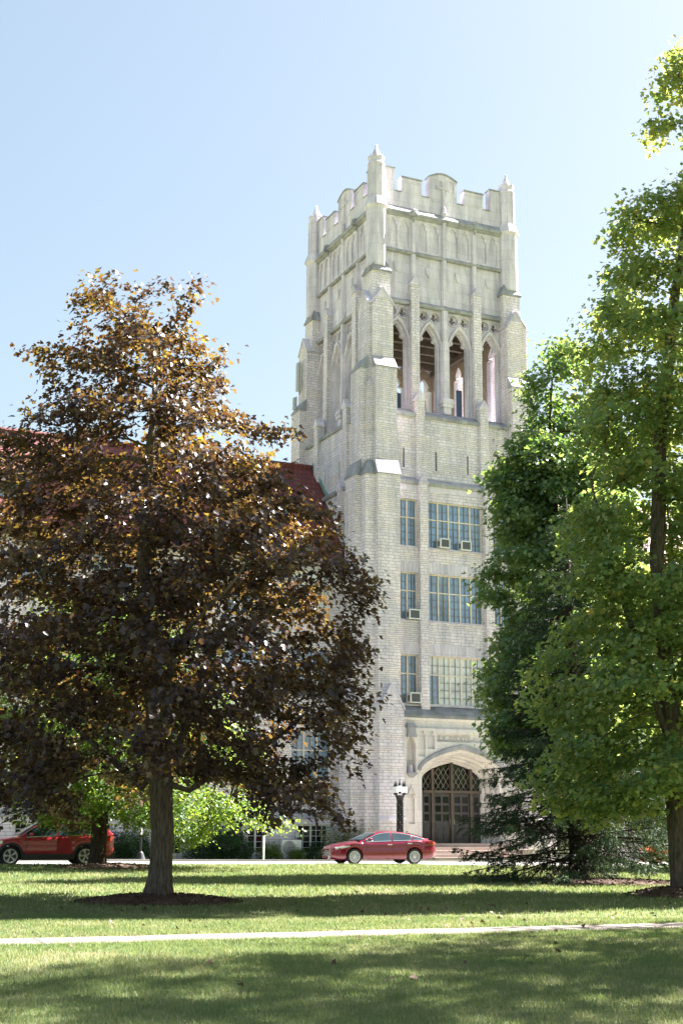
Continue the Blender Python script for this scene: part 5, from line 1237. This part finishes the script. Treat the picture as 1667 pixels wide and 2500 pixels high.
    for i in range(7):
        z = z0 + 0.02 + (z1 - z0 - 0.04) * i / 6; b.box(fx + 0.010, fx + 0.022, -gw * 0.78, gw * 0.78, z - 0.006, z + 0.006)
    for sg in (1, -1): b.hexa([(fx - 0.14, sg * gw * 1.02, z0 - 0.02), (fx + 0.02, sg * gw * 0.82, z0 - 0.02), (fx + 0.02, sg * gw * 0.78, z0 - 0.02), (fx - 0.14, sg * gw * 0.98, z0 - 0.02), (fx - 0.14, sg * gw * 1.10, z1 + 0.02), (fx + 0.012, sg * gw * 0.80, z1 + 0.02), (fx + 0.012, sg * gw * 0.76, z1 + 0.02), (fx - 0.14, sg * gw * 1.06, z1 + 0.02)])
    b.build('grille_bars', M['chrome'], g_, uv=False)
    if spec.get('clad'):
        for sg in (1, -1):
            b = MB(); w = hw0
            x0, x1 = xr_ + Ra + 0.02, xf_ - Ra - 0.02
            b.rings([[(X, sg * (w - 0.04), 0.20), (X, sg * (w + 0.012), 0.24), (X, sg * (w + 0.014), 0.40), (X, sg * (w - 0.02), 0.43)] for X in np.linspace(x0, x1, 8)]); cl = b.build('sill_cladding', M['black_plastic'], t, uv=False)
            for xc in (xf_, xr_):
                b = MB(); k = 18; b.rings([[(xc + r * math.cos(math.pi * q / k), sg * yy, rw + r * math.sin(math.pi * q / k)) for r, yy in ((Ra - 0.01, w - 0.06), (Ra - 0.01, w + 0.015), (Ra + 0.075, w + 0.012), (Ra + 0.085, w - 0.04))] for q in range(k + 1)]); b.build('arch_cladding', M['black_plastic'], t, uv=False)
        for X0, X1, zz in ((Ln / 2 - 0.45, Ln / 2 + 0.015, 0.22), (-Ln / 2 - 0.015, -Ln / 2 + 0.45, 0.24)):
            b = MB(); b.box(X0, X1, -hw0 * 0.84, hw0 * 0.84, zz, zz + 0.22); b.build('bumper_cladding', M['black_plastic'], t, uv=False)
        for sg in (1, -1):
            b = MB(); pts = [(0.35, 1.60), (0.2, 1.69), (-1.6, 1.68), (-1.75, 1.60)]
            for p, q in zip(pts, pts[1:]): b.tube((p[0], sg * wr * 0.98, p[1]), (q[0], sg * wr * 0.98, q[1]), 0.022)
            b.build('roof_rail', M['black_plastic'], t, uv=False)
    else:
        b = MB(); b.prism([(-1.30, spec['fin'] + 0.0), (-1.42, spec['fin'] - 0.005), (-1.43, spec['fin'] + 0.05)], -0.015, 0.015, 'y'); b.build('roof_antenna', paint, t, uv=False)
    return t
sedan = dict(L=4.96, W=1.85, xf=1.50, xr=-1.37, rw=0.335, spokes=15,
    top=[(-2.48, 0.88), (-2.40, 1.02), (-2.0, 1.075), (-1.5, 1.06), (-0.5, 0.99), (0.6, 0.965), (1.15, 0.975), (1.5, 0.945), (2.0, 0.86), (2.32, 0.76), (2.48, 0.64)],
    low=[(-2.48, 0.42), (-2.3, 0.27), (-1.8, 0.22), (1.9, 0.20), (2.3, 0.20), (2.48, 0.24)],
    wid=[(-2.48, 0.80), (-2.3, 0.91), (-1.9, 0.975), (-1, 1.0), (1.2, 1.0), (1.8, 0.97), (2.2, 0.90), (2.4, 0.78), (2.48, 0.66)],
    roof=[(-2.12, 1.09), (-1.75, 1.20), (-1.2, 1.345), (-0.7, 1.42), (-0.25, 1.44), (0.1, 1.42), (0.4, 1.355), (0.85, 1.16), (1.22, 0.99)],
    belt=[(-2.2, 1.07), (-1.6, 1.045), (0, 0.985), (1.2, 0.96)], cabw=[(-2.12, 0.88), (-1.2, 0.97), (0, 1.0), (1.22, 0.97)],
    win=[(-0.28, 0.93, 0.07, 0.93), (-1.27, -0.36, 0.07, 0.92), (-1.80, -1.34, 0.10, 0.86)], ws=(0.42, 1.16), rs=(-2.02, -1.22),
    handles=(-0.16, -1.12), seams=(-0.32, 0.93, -1.22), mirror=0.80, lamp=[(1.72, 0.76, 0.80), (2.0, 0.70, 0.79), (2.34, 0.64, 0.72)], tail=[(-2.47, 0.84, 0.95), (-2.30, 0.86, 1.0), (-2.02, 0.92, 1.0)], grille=(0.34, 0.60), fin=1.385)
car('red_sedan', 'glossy deep red four-door sedan parked before the tower entrance', 1.75, 61.85, R(180 + 21), M['red_paint'], sedan)
wagon = dict(L=4.84, W=1.84, xf=1.47, xr=-1.32, rw=0.350, spokes=5, clad=True, wr=0.72, chrome_handles=False,
    top=[(-2.42, 0.94), (-2.36, 1.06), (-1.5, 1.10), (0.3, 1.05), (1.0, 1.055), (1.4, 1.04), (2.0, 0.94), (2.3, 0.82), (2.42, 0.70)],
    low=[(-2.42, 0.42), (-2.2, 0.32), (-1.8, 0.25), (1.9, 0.25), (2.3, 0.26), (2.42, 0.32)],
    wid=[(-2.42, 0.84), (-2.25, 0.93), (-1.9, 0.98), (-1, 1.0), (1.2, 1.0), (1.8, 0.97), (2.2, 0.88), (2.36, 0.76), (2.42, 0.66)],
    roof=[(-2.40, 1.10), (-2.30, 1.25), (-2.05, 1.52), (-1.8, 1.61), (-0.6, 1.67), (0.0, 1.655), (0.35, 1.58), (0.8, 1.32), (1.18, 1.07)],
    belt=[(-2.4, 1.10), (-1.6, 1.09), (0, 1.04), (1.2, 1.02)], cabw=[(-2.4, 0.90), (-1.2, 0.98), (0, 1.0), (1.2, 0.97)],
    win=[(-0.22, 0.88, 0.07, 0.92), (-1.22, -0.30, 0.07, 0.92), (-2.10, -1.28, 0.10, 0.86)], ws=(0.36, 1.13), rs=(-2.36, -2.02),
    handles=(-0.1, -1.08), seams=(-0.26, 0.90, -1.18), mirror=0.76, lamp=[(1.78, 0.80, 0.90), (2.05, 0.76, 0.88), (2.34, 0.70, 0.80)], tail=[(-2.42, 0.90, 1.06), (-2.25, 0.88, 1.10), (-2.0, 0.95, 1.08)], grille=(0.52, 0.72), fin=1.6)
car('red_wagon', 'wine red estate car with black cladding parked at the left edge behind a trunk', -11.45, 53.9, R(180 + 23), M['red_paint_b'], wagon).scale = (1.03, 1.03, 1.03)
oc = dict(sedan); oc['top'] = [(p, z + 0.05) for p, z in sedan['top']]; oc['roof'] = [(p, z + 0.10) for p, z in sedan['roof']]; oc['belt'] = [(p, z + 0.05) for p, z in sedan['belt']]; oc['fin'] = 1.48; oc['spokes'] = 5
car('orange_car', 'orange car mostly hidden behind the right maple trunk and spruce', 17.05, 67.4, R(180 + 21), M['orange_paint'], oc)
# ------------------------------------------------------------------ grass and litter
def blades(name, n, ymin, ymax, h, w, power, label, margin=1.2):
    u = rng.uniform(0, 1, n); y = ymin + (ymax - ymin) * u ** power
    half = y * 0.258 + margin; x = rng.uniform(-1, 1, n) * half
    d = np.array([math.cos(PATHA), math.sin(PATHA)]); nrm = np.array([-d[1], d[0]])
    off = (x - 0.05) * nrm[0] + (y - 21.42) * nrm[1]
    edge = 0.05 * np.sin(x * 2.3) + 0.04 * np.sin(x * 5.1 + 1); keep = ~((off > -0.09 + edge) & (off < 1.03 + edge))
    rd = -(x - RN[0]) * math.sin(ROADA) + (y - RN[1]) * math.cos(ROADA); keep &= rd < -0.35
    for cx, cy, rx, ry in ((-3.95, 30.5, 1.65, 1.45), (8.62, 34.66, 1.35, 1.4), (8.1, 42.3, 2.8, 1.45), (-8.4, 50.4, 2.0, 2.0)): keep &= ((x - cx) / rx) ** 2 + ((y - cy) / ry) ** 2 > 1
    x, y = x[keep], y[keep]; n = len(x)
    z = np.array([zg(a, b_) for a, b_ in zip(x, y)])
    a = rng.uniform(0, 6.283, n); hh = h * rng.uniform(0.5, 1.25, n) * (0.5 + y / 36 if ymax > 26 else 1); ww = w * rng.uniform(0.7, 1.3, n) * (y / 13)
    lean = rng.normal(0, 0.45, (n, 2)) * hh[:, None]
    c, s = np.cos(a) * ww / 2, np.sin(a) * ww / 2
    V = np.stack([np.stack([x - c, y - s, z - 0.004], 1), np.stack([x + c, y + s, z - 0.004], 1), np.stack([x + lean[:, 0], y + lean[:, 1], z + hh], 1)], 1)
    me = bpy.data.meshes.new(name); me.vertices.add(3 * n); me.vertices.foreach_set('co', V.astype(np.float32).ravel())
    me.loops.add(3 * n); me.loops.foreach_set('vertex_index', np.arange(3 * n, dtype=np.int32)); me.polygons.add(n)
    me.polygons.foreach_set('loop_start', np.arange(0, 3 * n, 3, dtype=np.int32)); me.polygons.foreach_set('loop_total', np.full(n, 3, np.int32)); me.update(calc_edges=True)
    pat = np.array([mnoise.noise(Vector((a_ * 0.7, b_ * 0.7, 0))) + 0.6 * mnoise.noise(Vector((a_ * 2.4, b_ * 2.4, 3))) for a_, b_ in zip(x, y)])
    big = 0.5 * np.sin(x * 0.9 + 1.7 * np.sin(y * 0.5)) * np.sin(y * 0.7 + x * 0.3) + 0.4 * np.sin(x * 3.1 + y * 1.3) * np.sin(y * 2.7 - x)
    var = np.clip(0.42 + 0.14 * big + 0.32 * pat + rng.normal(0, 0.22, n), 0, 1)
    at = me.attributes.new('variation', 'FLOAT', 'FACE'); at.data.foreach_set('value', var.astype(np.float32))
    me.materials.append(M['grass_blade']); o = bpy.data.objects.new(name, me); COL.objects.link(o); tag(o, label, 'grass', kind='stuff')
blades('grass', 560000, 9.0, 26, 0.050, 0.009, 0.75, 'short grass blades of the near lawn on both sides of the path', 5.0)
blades('grass', 230000, 26, 60, 0.05, 0.011, 0.8, 'grass blades of the far lawn between the trees and the road', 6.0)
n = 420; y = rng.uniform(11, 48, n); x = rng.uniform(-1, 1, n) * y * 0.27
P = np.stack([x, y, np.array([zg(a, b_) for a, b_ in zip(x, y)]) + 0.035], 1)
k_ = rng.uniform(0, 1, n) < np.exp(-(((x - 1.5) / 6) ** 2 + ((y - 28) / 7) ** 2)) + 0.15
P = P[k_]; n = len(P)
o = leaf_mesh('fallen_leaves', M['dry_leaf'], None, P, rng.normal(0, 0.5, (n, 3)) + np.array([0, 0, 1.0]), rng.uniform(0.06, 0.13, n), rng.uniform(0, 1, n), 'maple'); tag(o, 'dry brown leaves scattered over the lawn', 'leaves', kind='stuff')
